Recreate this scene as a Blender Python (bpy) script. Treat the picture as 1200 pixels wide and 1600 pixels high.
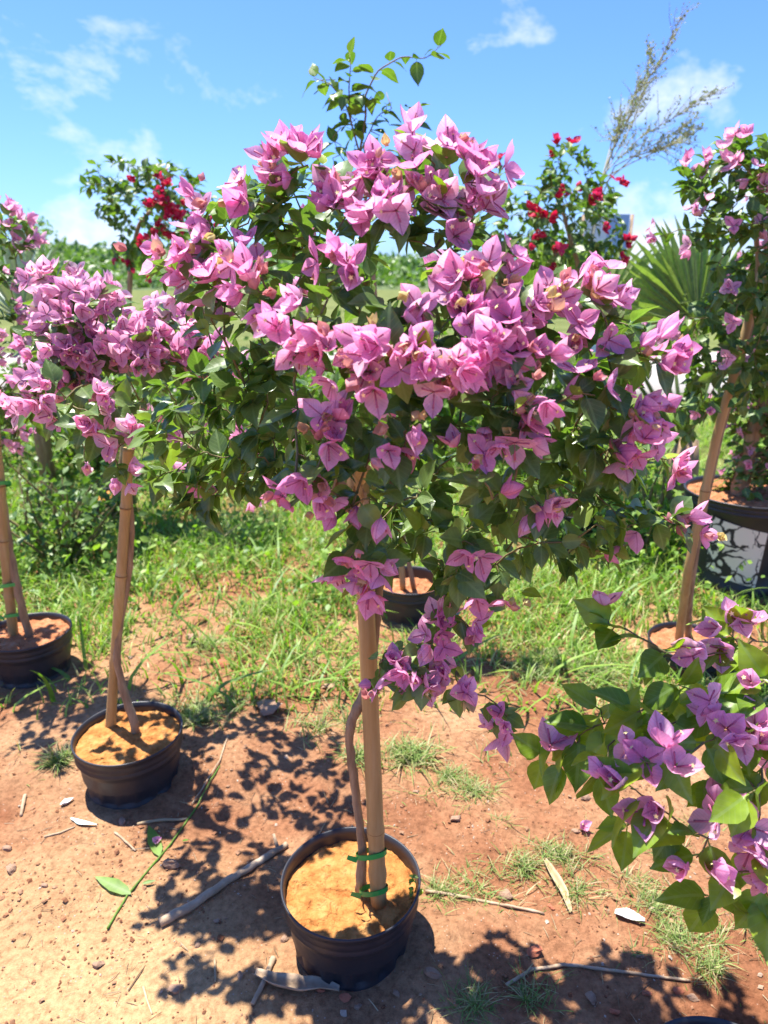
import bpy, math, random
import numpy as np
from mathutils import Vector, Matrix, Euler, noise

R = math.radians
rng = random.Random(11)
nrs = np.random.RandomState(5)
for o in list(bpy.data.objects):
    bpy.data.objects.remove(o)
S = bpy.context.scene
C = S.collection

# ------------------------------------------------------------------ camera
CAM = Vector((0, 0, 1.50)); PITCH = R(18.4); FPX = 1110.0
cd = bpy.data.cameras.new('camera'); cam = bpy.data.objects.new('camera', cd); C.objects.link(cam)
cam.location = CAM; cam.rotation_euler = (R(90) - PITCH, 0, 0)
cd.sensor_fit = 'VERTICAL'; cd.sensor_height = 34.6; cd.sensor_width = 25.95
cd.lens = 34.6 * FPX / 1600.0
cd.clip_start = 0.02; cd.clip_end = 3000
cd.dof.use_dof = True; cd.dof.focus_distance = 1.25; cd.dof.aperture_fstop = 4.5
S.camera = cam

# ------------------------------------------------------------------ light
SUN = Vector((-0.22, 0.22, 1.0)).normalized()
w = bpy.data.worlds.new('World'); S.world = w; w.use_nodes = True
nt = w.node_tree; nt.nodes.clear()
def N(nt, t, **kw):
    n = nt.nodes.new(t)
    for k, v in kw.items():
        if k == 'inp':
            for a, b in v.items(): n.inputs[a].default_value = b
        else: setattr(n, k, v)
    return n
def L(nt, a, b): nt.links.new(a, b)
def ramp(nt, fac, stops):
    r = N(nt, 'ShaderNodeValToRGB'); el = r.color_ramp.elements
    while len(el) < len(stops): el.new(0.5)
    for e, (p, c) in zip(el, stops): e.position = p; e.color = (*c, 1) if len(c) == 3 else c
    L(nt, fac, r.inputs[0]); return r
def math_(nt, op, a, b=None):
    m = N(nt, 'ShaderNodeMath', operation=op)
    for i, v in enumerate((a, b)):
        if v is None: continue
        if isinstance(v, (int, float)): m.inputs[i].default_value = v
        else: L(nt, v, m.inputs[i])
    return m.outputs[0]
def mixc(nt, fac, a, b, bt='MIX'):
    m = N(nt, 'ShaderNodeMix', data_type='RGBA', blend_type=bt)
    for s, v in ((m.inputs[0], fac), (m.inputs[6], a), (m.inputs[7], b)):
        if isinstance(v, (int, float)): s.default_value = v
        elif isinstance(v, tuple): s.default_value = (*v, 1) if len(v) == 3 else v
        else: L(nt, v, s)
    return m.outputs[2]
sky = N(nt, 'ShaderNodeTexSky', sky_type='NISHITA', sun_disc=False)
sky.sun_elevation = math.asin(SUN.z); sky.sun_rotation = math.atan2(SUN.x, SUN.y)
sky.air_density = 1.0; sky.dust_density = 0.6; sky.ozone_density = 1.5
skyc = mixc(nt, 1.0, sky.outputs[0], (0.31, 0.465, 0.83), 'MULTIPLY')
tc = N(nt, 'ShaderNodeTexCoord'); sp = N(nt, 'ShaderNodeSeparateXYZ'); L(nt, tc.outputs['Generated'], sp.inputs[0])
cb = N(nt, 'ShaderNodeMapping'); cb.inputs['Scale'].default_value = (1.0, 1.0, 1.55); cb.inputs['Location'].default_value = (10.6, 1.9, 0.4)
L(nt, tc.outputs['Generated'], cb.inputs[0])
n1 = N(nt, 'ShaderNodeTexNoise', inp={'Scale': 4.6, 'Detail': 9.0, 'Roughness': 0.6, 'Distortion': 0.3}); L(nt, cb.outputs[0], n1.inputs['Vector'])
# clouds thin out with height, all round the horizon
nf = math_(nt, 'ADD', n1.outputs[0], math_(nt, 'MULTIPLY', math_(nt, 'SUBTRACT', 0.16, math_(nt, 'ABSOLUTE', sp.outputs[2])), 0.55))
cr = ramp(nt, nf, [(0.545, (0, 0, 0)), (0.70, (1, 1, 1))])
n2 = N(nt, 'ShaderNodeTexNoise', inp={'Scale': 9.0, 'Detail': 6.0}); L(nt, cb.outputs[0], n2.inputs['Vector'])
cc = ramp(nt, n2.outputs[0], [(0.35, (3.1, 3.4, 3.7)), (0.65, (4.0, 4.1, 4.2))])
skyf = mixc(nt, math_(nt, 'MULTIPLY', cr.outputs[0], 0.92), skyc, cc.outputs[0])
bg = N(nt, 'ShaderNodeBackground', inp={'Strength': 0.125}); L(nt, skyf, bg.inputs[0])
wo = N(nt, 'ShaderNodeOutputWorld'); L(nt, bg.outputs[0], wo.inputs[0])

sl = bpy.data.lights.new('sun', 'SUN'); sl.energy = 4.7; sl.angle = R(0.53); sl.color = (1.0, 0.955, 0.88)
so = bpy.data.objects.new('sun', sl); C.objects.link(so)
so.rotation_euler = SUN.to_track_quat('Z', 'Y').to_euler()

S.view_settings.view_transform = 'Standard'; S.view_settings.look = 'None'
S.view_settings.gamma = 1.0; S.view_settings.exposure = 1.42
S.render.engine = 'CYCLES'
S.cycles.max_bounces = 12; S.cycles.transmission_bounces = 8; S.cycles.diffuse_bounces = 8

# ------------------------------------------------------------------ pixels to positions
FW = Vector((0, math.cos(PITCH), -math.sin(PITCH))); UP = Vector((0, math.sin(PITCH), math.cos(PITCH))); RT = Vector((1, 0, 0))
def ray(px, py): return FW + RT * ((px - 600) / FPX) - UP * ((py - 800) / FPX)
def atY(px, py, Y): d = ray(px, py); return CAM + d * (Y / d.y)
def atZ(px, py, z): d = ray(px, py); return CAM + d * ((z - CAM.z) / d.z)
def proj(p):
    v = Vector(p) - CAM; z = v.dot(FW)
    if z < 0.05: return (-9999, -9999)
    return (600 + v.dot(RT) / z * FPX, 800 - v.dot(UP) / z * FPX)
def inpoly(p, poly):
    x, y = p; c = False; n = len(poly); j = n - 1
    for i in range(n):
        xi, yi = poly[i]; xj, yj = poly[j]
        if (yi > y) != (yj > y) and x < (xj - xi) * (y - yi) / (yj - yi) + xi: c = not c
        j = i
    return c

# ------------------------------------------------------------------ mesh helpers
def mesh(name, verts, faces, mats, mi=None, smooth=True, uv=None, rnd=None):
    m = bpy.data.meshes.new(name)
    m.from_pydata([tuple(v) for v in verts] if not isinstance(verts, np.ndarray) else verts.tolist(), [], faces)
    for x in (mats if isinstance(mats, (list, tuple)) else [mats]): m.materials.append(x)
    if mi is not None: m.polygons.foreach_set('material_index', list(mi))
    if smooth: m.polygons.foreach_set('use_smooth', [True] * len(m.polygons))
    if uv is not None:
        ul = m.uv_layers.new(name='UVMap'); li = np.empty(len(m.loops), dtype=np.int32); m.loops.foreach_get('vertex_index', li)
        ul.data.foreach_set('uv', np.asarray(uv, dtype=np.float32)[li].ravel())
    if rnd is not None:
        a = m.attributes.new('rnd', 'FLOAT', 'FACE'); a.data.foreach_set('value', np.asarray(rnd, dtype=np.float32))
    m.update(); return m
def obj(name, me, parent=None, loc=(0, 0, 0), M=None):
    o = bpy.data.objects.new(name, me); C.objects.link(o)
    if parent is not None: o.parent = parent
    if M is not None: o.matrix_basis = M
    else: o.location = loc
    return o
def tag(o, label, cat, group=None):
    o['label'] = label; o['category'] = cat
    if group: o['group'] = group
    return o
def thing(name, label, cat, loc, group=None):
    return tag(obj(name, None, None, loc), label, cat, group)
def struct(o): o['kind'] = 'structure'; return o
def stuff(o): o['kind'] = 'stuff'; return o

class MB:
    def __init__(s): s.v = []; s.f = []; s.m = []
    def add(s, v, f, m=0):
        b = len(s.v); s.v += [tuple(x) for x in v]; s.f += [[i + b for i in q] for q in f]; s.m += [m] * len(f)
    def tube(s, pts, rad, n=6, m=0, cap=True):
        pts = [Vector(p) for p in pts]; k = len(pts)
        if not hasattr(rad, '__len__'): rad = [rad] * k
        prev = None; v = []
        for i, p in enumerate(pts):
            t = (pts[min(i + 1, k - 1)] - pts[max(i - 1, 0)]).normalized()
            if prev is None:
                prev = t.orthogonal().normalized()
            a = (prev - t * prev.dot(t)); a = a.normalized() if a.length > 1e-6 else t.orthogonal().normalized(); prev = a; b = t.cross(a)
            for j in range(n):
                g = 2 * math.pi * j / n; v.append(p + (a * math.cos(g) + b * math.sin(g)) * rad[i])
        f = [[i * n + j, i * n + (j + 1) % n, (i + 1) * n + (j + 1) % n, (i + 1) * n + j] for i in range(k - 1) for j in range(n)]
        if cap: f.append(list(range(n))[::-1]); f.append([(k - 1) * n + j for j in range(n)])
        s.add(v, f, m)
    def build(s, name, mats, parent=None, off=None, smooth=True):
        v = np.array(s.v, dtype=float)
        if off is not None: v = v - np.array(off)
        return obj(name, mesh(name, v, s.f, mats, s.m, smooth), parent)

# ------------------------------------------------------------------ materials
def mat(name):
    m = bpy.data.materials.new(name); m.use_nodes = True; t = m.node_tree; t.nodes.clear()
    return m, t, N(t, 'ShaderNodeOutputMaterial')
def rnd_val(t):
    a = N(t, 'ShaderNodeAttribute', attribute_name='rnd'); oi = N(t, 'ShaderNodeObjectInfo')
    return math_(t, 'FRACT', math_(t, 'ADD', a.outputs['Fac'], oi.outputs['Random']))
def foliage(name, stops, rough=0.4, trans=0.35, tint=(1.0, 1.25, 0.35), vein=0.35, veincol=(0.30, 0.42, 0.16), spec=0.5, bump=0.15):
    m, t, out = mat(name)
    r = rnd_val(t); c = ramp(t, r, stops).outputs[0]
    geo = N(t, 'ShaderNodeNewGeometry')
    nz = N(t, 'ShaderNodeTexNoise', inp={'Scale': 55.0, 'Detail': 2.0}); L(t, geo.outputs['Position'], nz.inputs['Vector'])
    c = mixc(t, 0.55, c, ramp(t, nz.outputs[0], [(0.3, (0.62, 0.62, 0.6)), (0.7, (1.25, 1.22, 1.2))]).outputs[0], 'MULTIPLY')
    uv = N(t, 'ShaderNodeUVMap'); s = N(t, 'ShaderNodeSeparateXYZ'); L(t, uv.outputs[0], s.inputs[0])
    ax = math_(t, 'ABSOLUTE', s.outputs[0])
    mid = math_(t, 'LESS_THAN', ax, 0.028)
    ph = math_(t, 'SUBTRACT', math_(t, 'MULTIPLY', s.outputs[1], 7.0), math_(t, 'MULTIPLY', ax, 7.0))
    fr = math_(t, 'ABSOLUTE', math_(t, 'SUBTRACT', math_(t, 'FRACT', ph), 0.5))
    side = math_(t, 'MULTIPLY', math_(t, 'LESS_THAN', fr, 0.07), 0.55)
    vv = math_(t, 'MAXIMUM', mid, side)
    c = mixc(t, math_(t, 'MULTIPLY', vv, vein), c, veincol)
    p = N(t, 'ShaderNodeBsdfPrincipled', inp={'Roughness': rough, 'Specular IOR Level': spec}); L(t, c, p.inputs['Base Color'])
    if bump:
        bh = math_(t, 'SUBTRACT', nz.outputs[0], math_(t, 'MULTIPLY', vv, 0.7))
        b = N(t, 'ShaderNodeBump', inp={'Strength': bump, 'Distance': 0.002}); L(t, bh, b.inputs['Height']); L(t, b.outputs[0], p.inputs['Normal'])
    tr = N(t, 'ShaderNodeBsdfTranslucent'); L(t, mixc(t, 1.0, c, tint, 'MULTIPLY'), tr.inputs[0])
    mx = N(t, 'ShaderNodeMixShader', inp={0: trans}); L(t, p.outputs[0], mx.inputs[1]); L(t, tr.outputs[0], mx.inputs[2]); L(t, mx.outputs[0], out.inputs[0])
    return m
def simple(name, stops, scale=8.0, rough=0.8, bump=0.3, bscale=60.0, bdist=0.004, stretch=(1, 1, 1), spec=0.3, detail=6.0):
    m, t, out = mat(name)
    tc = N(t, 'ShaderNodeTexCoord'); mp = N(t, 'ShaderNodeMapping'); mp.inputs['Scale'].default_value = stretch
    L(t, tc.outputs['Object'], mp.inputs[0])
    oi = N(t, 'ShaderNodeObjectInfo'); ad = N(t, 'ShaderNodeVectorMath', operation='ADD'); L(t, mp.outputs[0], ad.inputs[0])
    sc = N(t, 'ShaderNodeVectorMath', operation='SCALE'); sc.inputs[0].default_value = (7, 3, 5); L(t, oi.outputs['Random'], sc.inputs['Scale']); L(t, sc.outputs[0], ad.inputs[1])
    n = N(t, 'ShaderNodeTexNoise', inp={'Scale': scale, 'Detail': detail, 'Roughness': 0.62}); L(t, ad.outputs[0], n.inputs['Vector'])
    c = ramp(t, n.outputs[0], stops)
    p = N(t, 'ShaderNodeBsdfPrincipled', inp={'Roughness': rough, 'Specular IOR Level': spec}); L(t, c.outputs[0], p.inputs['Base Color'])
    n2 = N(t, 'ShaderNodeTexNoise', inp={'Scale': bscale, 'Detail': 6.0}); L(t, ad.outputs[0], n2.inputs['Vector'])
    b = N(t, 'ShaderNodeBump', inp={'Strength': bump, 'Distance': bdist}); L(t, n2.outputs[0], b.inputs['Height']); L(t, b.outputs[0], p.inputs['Normal'])
    L(t, p.outputs[0], out.inputs[0]); return m

M = {}
M['leaf_main'] = foliage('leaf_main', [(0.0, (0.09, 0.155, 0.036)), (0.45, (0.14, 0.225, 0.054)), (0.85, (0.19, 0.28, 0.08)), (1.0, (0.28, 0.37, 0.075))], rough=0.32, trans=0.40, spec=0.65, bump=0.3)
M['leaf_lime'] = foliage('leaf_lime', [(0.0, (0.13, 0.23, 0.02)), (0.5, (0.23, 0.36, 0.03)), (1.0, (0.35, 0.46, 0.035))], rough=0.36, trans=0.42)
M['leaf_mid'] = foliage('leaf_mid', [(0.0, (0.06, 0.12, 0.022)), (0.5, (0.11, 0.20, 0.04)), (1.0, (0.19, 0.29, 0.055))], rough=0.42, trans=0.35)
M['leaf_dry'] = foliage('leaf_dry', [(0.0, (0.30, 0.17, 0.08)), (1.0, (0.48, 0.32, 0.17))], rough=0.8, trans=0.2, tint=(1, 0.8, 0.5), veincol=(0.2, 0.12, 0.06))
M['weed'] = foliage('weed', [(0.0, (0.10, 0.20, 0.028)), (0.5, (0.18, 0.32, 0.045)), (1.0, (0.32, 0.46, 0.07))], rough=0.5, trans=0.4, vein=0)
M['grass'] = foliage('grass', [(0.0, (0.15, 0.27, 0.035)), (0.5, (0.25, 0.40, 0.06)), (0.82, (0.36, 0.50, 0.09)), (0.9, (0.48, 0.46, 0.18)), (1.0, (0.56, 0.48, 0.25))], rough=0.5, trans=0.45, vein=0, bump=0)
M['short_grass'] = foliage('short_grass', [(0.0, (0.13, 0.22, 0.04)), (0.55, (0.24, 0.34, 0.08)), (0.75, (0.36, 0.34, 0.15)), (1.0, (0.50, 0.40, 0.22))], rough=0.6, trans=0.3, vein=0, bump=0)
PV = (0.50, 0.10, 0.27)
M['bract_pink'] = foliage('bract_pink', [(0.0, (0.82, 0.35, 0.60)), (0.5, (0.89, 0.48, 0.72)), (0.85, (0.92, 0.60, 0.81)), (1.0, (0.91, 0.57, 0.67))], rough=0.55, trans=0.5, tint=(1.1, 0.92, 1.02), vein=0.5, veincol=PV, spec=0.25, bump=0.25)
M['bract_pale'] = foliage('bract_pale', [(0.0, (0.83, 0.40, 0.60)), (0.5, (0.89, 0.53, 0.71)), (1.0, (0.92, 0.65, 0.74))], rough=0.55, trans=0.5, tint=(1.1, 0.92, 1.02), vein=0.35, veincol=PV, spec=0.25, bump=0.25)
M['bract_red'] = foliage('bract_red', [(0.0, (0.48, 0.008, 0.035)), (0.5, (0.62, 0.015, 0.07)), (1.0, (0.72, 0.05, 0.15))], rough=0.6, trans=0.35, tint=(1.05, 0.8, 1.0), vein=0.2, veincol=(0.4, 0.01, 0.05), spec=0.25)
M['bud'] = foliage('bud', [(0.0, (0.62, 0.26, 0.30)), (0.5, (0.72, 0.40, 0.36)), (1.0, (0.66, 0.60, 0.24))], rough=0.6, trans=0.35, tint=(1, 0.9, 0.8), vein=0.2, veincol=(0.5, 0.2, 0.2), spec=0.25)
M['floret'] = simple('floret', [(0.3, (0.34, 0.06, 0.16)), (0.7, (0.52, 0.16, 0.26))], rough=0.6, bump=0)
M['star'] = simple('star', [(0.3, (0.75, 0.62, 0.16)), (0.7, (0.80, 0.74, 0.42))], rough=0.6, bump=0)
M['twig'] = simple('twig', [(0.3, (0.13, 0.10, 0.045)), (0.7, (0.24, 0.20, 0.09))], scale=30, bscale=200)
M['bark'] = simple('bark', [(0.25, (0.16, 0.10, 0.055)), (0.5, (0.30, 0.20, 0.11)), (0.75, (0.46, 0.34, 0.20))], scale=14, stretch=(4, 4, 0.7), bump=0.6, bscale=40)
M['bamboo'] = simple('bamboo', [(0.2, (0.27, 0.165, 0.06)), (0.5, (0.40, 0.26, 0.10)), (0.8, (0.50, 0.36, 0.17))], scale=9, stretch=(5, 5, 0.35), rough=0.48, bump=0.12, bscale=70, bdist=0.002, spec=0.4)
M['bamboo_node'] = simple('bamboo_node', [(0.3, (0.16, 0.09, 0.035)), (0.7, (0.30, 0.18, 0.07))], scale=20)
M['tie'] = simple('tie', [(0.3, (0.02, 0.27, 0.05)), (0.7, (0.05, 0.42, 0.09))], rough=0.35, bump=0.1, spec=0.5)
M['soil_pot'] = simple('soil_pot', [(0.3, (0.27, 0.095, 0.026)), (0.5, (0.42, 0.18, 0.052)), (0.72, (0.52, 0.27, 0.095))], scale=30, rough=0.95, bump=1.0, bscale=48, bdist=0.02, spec=0.1)
M['soil_red'] = simple('soil_red', [(0.25, (0.27, 0.10, 0.045)), (0.5, (0.40, 0.16, 0.07)), (0.8, (0.55, 0.30, 0.17))], scale=26, rough=0.95, bump=1.0, bscale=48, bdist=0.02, spec=0.1)
M['wood'] = simple('wood', [(0.25, (0.22, 0.14, 0.085)), (0.5, (0.38, 0.27, 0.17)), (0.8, (0.56, 0.44, 0.31))], scale=22, bump=0.6, bscale=60)
M['straw'] = foliage('straw', [(0.0, (0.26, 0.17, 0.09)), (0.5, (0.42, 0.31, 0.17)), (1.0, (0.58, 0.48, 0.30))], rough=0.7, trans=0.1, tint=(1, 0.9, 0.7), vein=0, bump=0)
M['stone'] = simple('stone', [(0.25, (0.26, 0.13, 0.075)), (0.5, (0.36, 0.22, 0.14)), (0.8, (0.48, 0.36, 0.25))], scale=30, rough=0.9, bump=0.6, bscale=90)
M['brick'] = simple('brick', [(0.3, (0.42, 0.12, 0.06)), (0.7, (0.55, 0.20, 0.11))], scale=40, rough=0.9, bump=0.6)
M['gravel'] = foliage('gravel', [(0.0, (0.17, 0.07, 0.036)), (0.6, (0.26, 0.125, 0.066)), (0.9, (0.34, 0.20, 0.12)), (1.0, (0.46, 0.38, 0.30))], rough=0.95, trans=0.0, vein=0, spec=0.1, bump=0.4)
M['white_scrap'] = simple('white_scrap', [(0.3, (0.62, 0.60, 0.55)), (0.7, (0.82, 0.80, 0.75))], scale=30, rough=0.6)
M['plastic_scrap'] = simple('plastic_scrap', [(0.3, (0.35, 0.62, 0.60)), (0.6, (0.72, 0.80, 0.76))], scale=40, rough=0.4)
def pot_mat():
    m, t, out = mat('black_plastic')
    tc = N(t, 'ShaderNodeTexCoord'); s = N(t, 'ShaderNodeSeparateXYZ'); L(t, tc.outputs['Object'], s.inputs[0])
    n = N(t, 'ShaderNodeTexNoise', inp={'Scale': 16.0, 'Detail': 7.0, 'Roughness': 0.65}); L(t, tc.outputs['Object'], n.inputs['Vector'])
    d = math_(t, 'ADD', math_(t, 'MULTIPLY', math_(t, 'SUBTRACT', 0.10, s.outputs[2]), 2.4), math_(t, 'SUBTRACT', n.outputs[0], 0.42))
    dust = ramp(t, d, [(0.12, (0.02, 0.02, 0.02)), (0.9, (0.6, 0.6, 0.6))])
    c = mixc(t, dust.outputs[0], (0.018, 0.020, 0.026), (0.13, 0.095, 0.075))
    p = N(t, 'ShaderNodeBsdfPrincipled', inp={'Specular IOR Level': 0.5}); L(t, c, p.inputs['Base Color'])
    L(t, ramp(t, n.outputs[0], [(0.3, (0.34,) * 3), (0.7, (0.6,) * 3)]).outputs[0], p.inputs['Roughness'])
    n2 = N(t, 'ShaderNodeTexNoise', inp={'Scale': 90.0, 'Detail': 3.0}); L(t, tc.outputs['Object'], n2.inputs['Vector'])
    b = N(t, 'ShaderNodeBump', inp={'Strength': 0.15, 'Distance': 0.002}); L(t, n2.outputs[0], b.inputs['Height']); L(t, b.outputs[0], p.inputs['Normal'])
    L(t, p.outputs[0], out.inputs[0]); return m
M['pot'] = pot_mat()

# ------------------------------------------------------------------ ground
def gz(x, y):
    v = Vector((x, y, 0))
    far = min(1, max(0, (y - 2.6) / 3.0))
    h = 0.016 * (noise.noise(v * 1.7) + 0.5 * noise.noise(v * 4.3))
    h += 0.007 * noise.noise(v * 11) + (0.0045 * noise.noise(v * 27 + Vector((3, 1, 0))) + 0.003 * abs(noise.noise(v * 52))) * (1 - far)
    h += 0.05 * far * noise.noise(v * 0.5)
    h += 0.035 * math.exp(-((x + 0.50) ** 2 + (y - 1.93) ** 2) / 0.03)      # soil banked up beside the slanting pot
    h += 0.025 * math.exp(-((x - 0.16) ** 2 + (y - 1.20) ** 2) / 0.02)
    h += 0.03 * math.exp(-((x + 1.05) ** 2 + (y - 2.3) ** 2) / 0.02)
    h += 0.008 * max(0, noise.noise(v * 19 + Vector((9, 4, 0)))) ** 1.0 * (1 - far)
    return h
def axis(lo, hi, step, far, g=1.28):
    a = list(np.arange(lo, hi + 1e-6, step)); d = step
    while a[-1] < far: d *= g; a.append(a[-1] + d)
    d = step
    b = []
    x = lo
    while x > -far: d *= g; x -= d; b.append(x)
    return b[::-1] + a
xs = axis(-1.6, 1.7, 0.0125, 900); ys = axis(0.55, 3.2, 0.0125, 900)
nx, ny = len(xs), len(ys)
gv = [(x, y, gz(x, y) if abs(x) < 30 and abs(y) < 30 else 0.0) for y in ys for x in xs]
gf = [[j * nx + i, j * nx + i + 1, (j + 1) * nx + i + 1, (j + 1) * nx + i] for j in range(ny - 1) for i in range(nx - 1)]
def ground_mat():
    m, t, out = mat('red_soil')
    tc = N(t, 'ShaderNodeTexCoord'); P = tc.outputs['Object']
    def nz(s, d=6.0, r=0.6):
        n = N(t, 'ShaderNodeTexNoise', inp={'Scale': s, 'Detail': d, 'Roughness': r}); L(t, P, n.inputs['Vector']); return n.outputs[0]
    base = ramp(t, nz(3.2), [(0.32, (0.19, 0.075, 0.036)), (0.5, (0.27, 0.122, 0.060)), (0.68, (0.335, 0.178, 0.092))]).outputs[0]
    pale = ramp(t, nz(1.3, 4.0), [(0.46, (0, 0, 0)), (0.66, (1, 1, 1))]).outputs[0]
    base = mixc(t, math_(t, 'MULTIPLY', pale, 0.7), base, (0.42, 0.265, 0.14))
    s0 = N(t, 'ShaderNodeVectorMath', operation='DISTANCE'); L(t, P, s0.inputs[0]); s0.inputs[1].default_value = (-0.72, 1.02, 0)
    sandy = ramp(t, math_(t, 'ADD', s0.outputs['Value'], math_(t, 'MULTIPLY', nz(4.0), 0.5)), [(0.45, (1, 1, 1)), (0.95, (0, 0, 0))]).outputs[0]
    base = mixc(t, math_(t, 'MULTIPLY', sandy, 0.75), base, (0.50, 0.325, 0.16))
    fine = ramp(t, nz(60.0, 5.0, 0.7), [(0.30, (0.5, 0.48, 0.46)), (0.5, (1, 1, 1)), (0.72, (1.4, 1.42, 1.45))]).outputs[0]
    base = mixc(t, 0.85, base, fine, 'MULTIPLY')
    vo = N(t, 'ShaderNodeTexVoronoi', inp={'Scale': 75.0}); L(t, P, vo.inputs['Vector'])
    speck = ramp(t, vo.outputs['Distance'], [(0.10, (1, 1, 1)), (0.16, (0, 0, 0))]).outputs[0]
    base = mixc(t, math_(t, 'MULTIPLY', speck, math_(t, 'GREATER_THAN', nz(9.0), 0.53)), base, (0.42, 0.31, 0.23))
    s = N(t, 'ShaderNodeSeparateXYZ'); L(t, P, s.inputs[0])
    far = ramp(t, math_(t, 'DIVIDE', s.outputs[1], 20.0), [(0.17, (0, 0, 0)), (0.32, (1, 1, 1))]).outputs[0]
    green = ramp(t, nz(0.9, 8.0), [(0.35, (0.06, 0.105, 0.022)), (0.65, (0.13, 0.18, 0.05))]).outputs[0]
    base = mixc(t, math_(t, 'MULTIPLY', far, 0.85), base, green)
    p = N(t, 'ShaderNodeBsdfPrincipled', inp={'Roughness': 0.95, 'Specular IOR Level': 0.1}); L(t, base, p.inputs['Base Color'])
    b = N(t, 'ShaderNodeBump', inp={'Strength': 0.9, 'Distance': 0.011}); L(t, nz(70.0, 6.0, 0.7), b.inputs['Height']); L(t, b.outputs[0], p.inputs['Normal'])
    L(t, p.outputs[0], out.inputs[0]); return m
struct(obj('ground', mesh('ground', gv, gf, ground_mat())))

# pale road behind the nursery
rv = []; 
for i in range(41):
    x = -60 + 3 * i
    rv += [(x, 9.38 + 0.02 * x, -0.08), (x, 9.4 + 0.02 * x, 0.07), (x, 14.0 + 0.02 * x, 0.09)]
road = struct(obj('road', mesh('road', rv, [[3 * i + k, 3 * i + 3 + k, 3 * i + 4 + k, 3 * i + 1 + k] for i in range(40) for k in (0, 1)],
    simple('concrete', [(0.3, (0.36, 0.33, 0.28)), (0.7, (0.46, 0.43, 0.38))], scale=1.2, rough=0.9))))
# low hill on the left horizon
def hill_h(x, y):
    v = Vector((x * 0.02, y * 0.02, 1.3))
    e = math.exp(-(((x + 75) / 120) ** 2 + ((y - 170) / 60) ** 2))
    return -0.6 + 7.0 * e * (1 + 0.25 * noise.noise(v * 1.5)) + 0.45 * e * noise.noise(Vector((x * 0.25, y * 0.25, 0)))
hx = np.linspace(-330, 170, 200); hy = np.linspace(70, 290, 70)
hv = [(x, y, hill_h(x, y)) for y in hy for x in hx]
struct(obj('hill', mesh('hill', hv, [[j * 200 + i, j * 200 + i + 1, (j + 1) * 200 + i + 1, (j + 1) * 200 + i] for j in range(69) for i in range(199)],
    simple('hillside', [(0.3, (0.05, 0.085, 0.025)), (0.5, (0.085, 0.125, 0.035)), (0.75, (0.15, 0.17, 0.06))], scale=0.16, bump=1.0, bscale=0.8, bdist=0.8, detail=10))))

# ------------------------------------------------------------------ leaf, bract and flower shapes
def blade_shape(prof, cols, fold, droop, wave, ph, twist=0.0, cup=0.0):
    v = []; uv = []
    for (t, hw) in prof:
        for c in cols:
            x = c * hw; z = fold * 2.6 * abs(x) ** 1.7 - droop * t * t + wave * math.sin(t * 9 + ph + c * 2.0) * abs(c) + cup * (1 - (2 * t - 1) ** 2) * -1 * (1 - c * c) * 0.4
            a = twist * t
            v.append((x * math.cos(a) - z * math.sin(a), t - 0.12 * droop * t * t, z * math.cos(a) + x * math.sin(a))); uv.append((x, t))
    n = len(cols); f = []
    for j in range(len(prof) - 1):
        for i in range(n - 1):
            if j == len(prof) - 2: 
                f.append([j * n + i, j * n + i + 1, (j + 1) * n + n // 2])
            else: f.append([j * n + i, j * n + i + 1, (j + 1) * n + i + 1, (j + 1) * n + i])
    keep = len(prof) * n
    return np.array(v[:keep]), f, np.array(uv[:keep])
LEAFP = [(0.0, 0.012), (0.13, 0.014), (0.165, 0.12), (0.26, 0.24), (0.41, 0.30), (0.58, 0.28), (0.76, 0.17), (0.91, 0.05), (1.0, 0.0)]
BRP = [(0.0, 0.03), (0.09, 0.19), (0.26, 0.345), (0.46, 0.39), (0.67, 0.30), (0.86, 0.13), (1.0, 0.0)]
COLS5 = (-1, -0.5, 0, 0.5, 1); COLS3 = (-1, 0, 1)
leaf_shapes = [blade_shape(LEAFP, COLS5, rng.uniform(0.15, 0.5), rng.uniform(0.05, 0.45), rng.uniform(0.012, 0.04), rng.uniform(0, 6), rng.uniform(-0.35, 0.35)) for _ in range(8)]
leaf_lo = [blade_shape([(0.0, 0.02), (0.3, 0.27), (0.55, 0.30), (0.8, 0.14), (1.0, 0)], COLS3, 0.35, 0.25, 0.02, 1, 0.2), blade_shape([(0.0, 0.02), (0.3, 0.27), (0.55, 0.30), (0.8, 0.14), (1.0, 0)], COLS3, 0.2, 0.05, 0.02, 3, -0.2)]
bract_shapes = [blade_shape(BRP, COLS5, rng.uniform(0.12, 0.35), rng.uniform(-0.12, 0.30), rng.uniform(0.008, 0.03), rng.uniform(0, 6), rng.uniform(-0.25, 0.25), cup=0.25) for _ in range(6)]
bract_lo = [blade_shape([(0.0, 0.03), (0.3, 0.35), (0.6, 0.33), (1.0, 0)], COLS3, 0.3, d, 0.02, 1, 0.1) for d in (-0.1, 0.2)]
def shp_mesh(name, s, m): return mesh(name, s[0], s[1], m, uv=s[2])
LEAFM = {}; BRM = {}
def leaf_meshes(k):
    if k not in LEAFM: LEAFM[k] = [shp_mesh('leaf', s, M[k]) for s in leaf_shapes]
    return LEAFM[k]
def bract_meshes(k):
    if k not in BRM: BRM[k] = [shp_mesh('bract', s, M[k]) for s in bract_shapes]
    return BRM[k]
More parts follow.
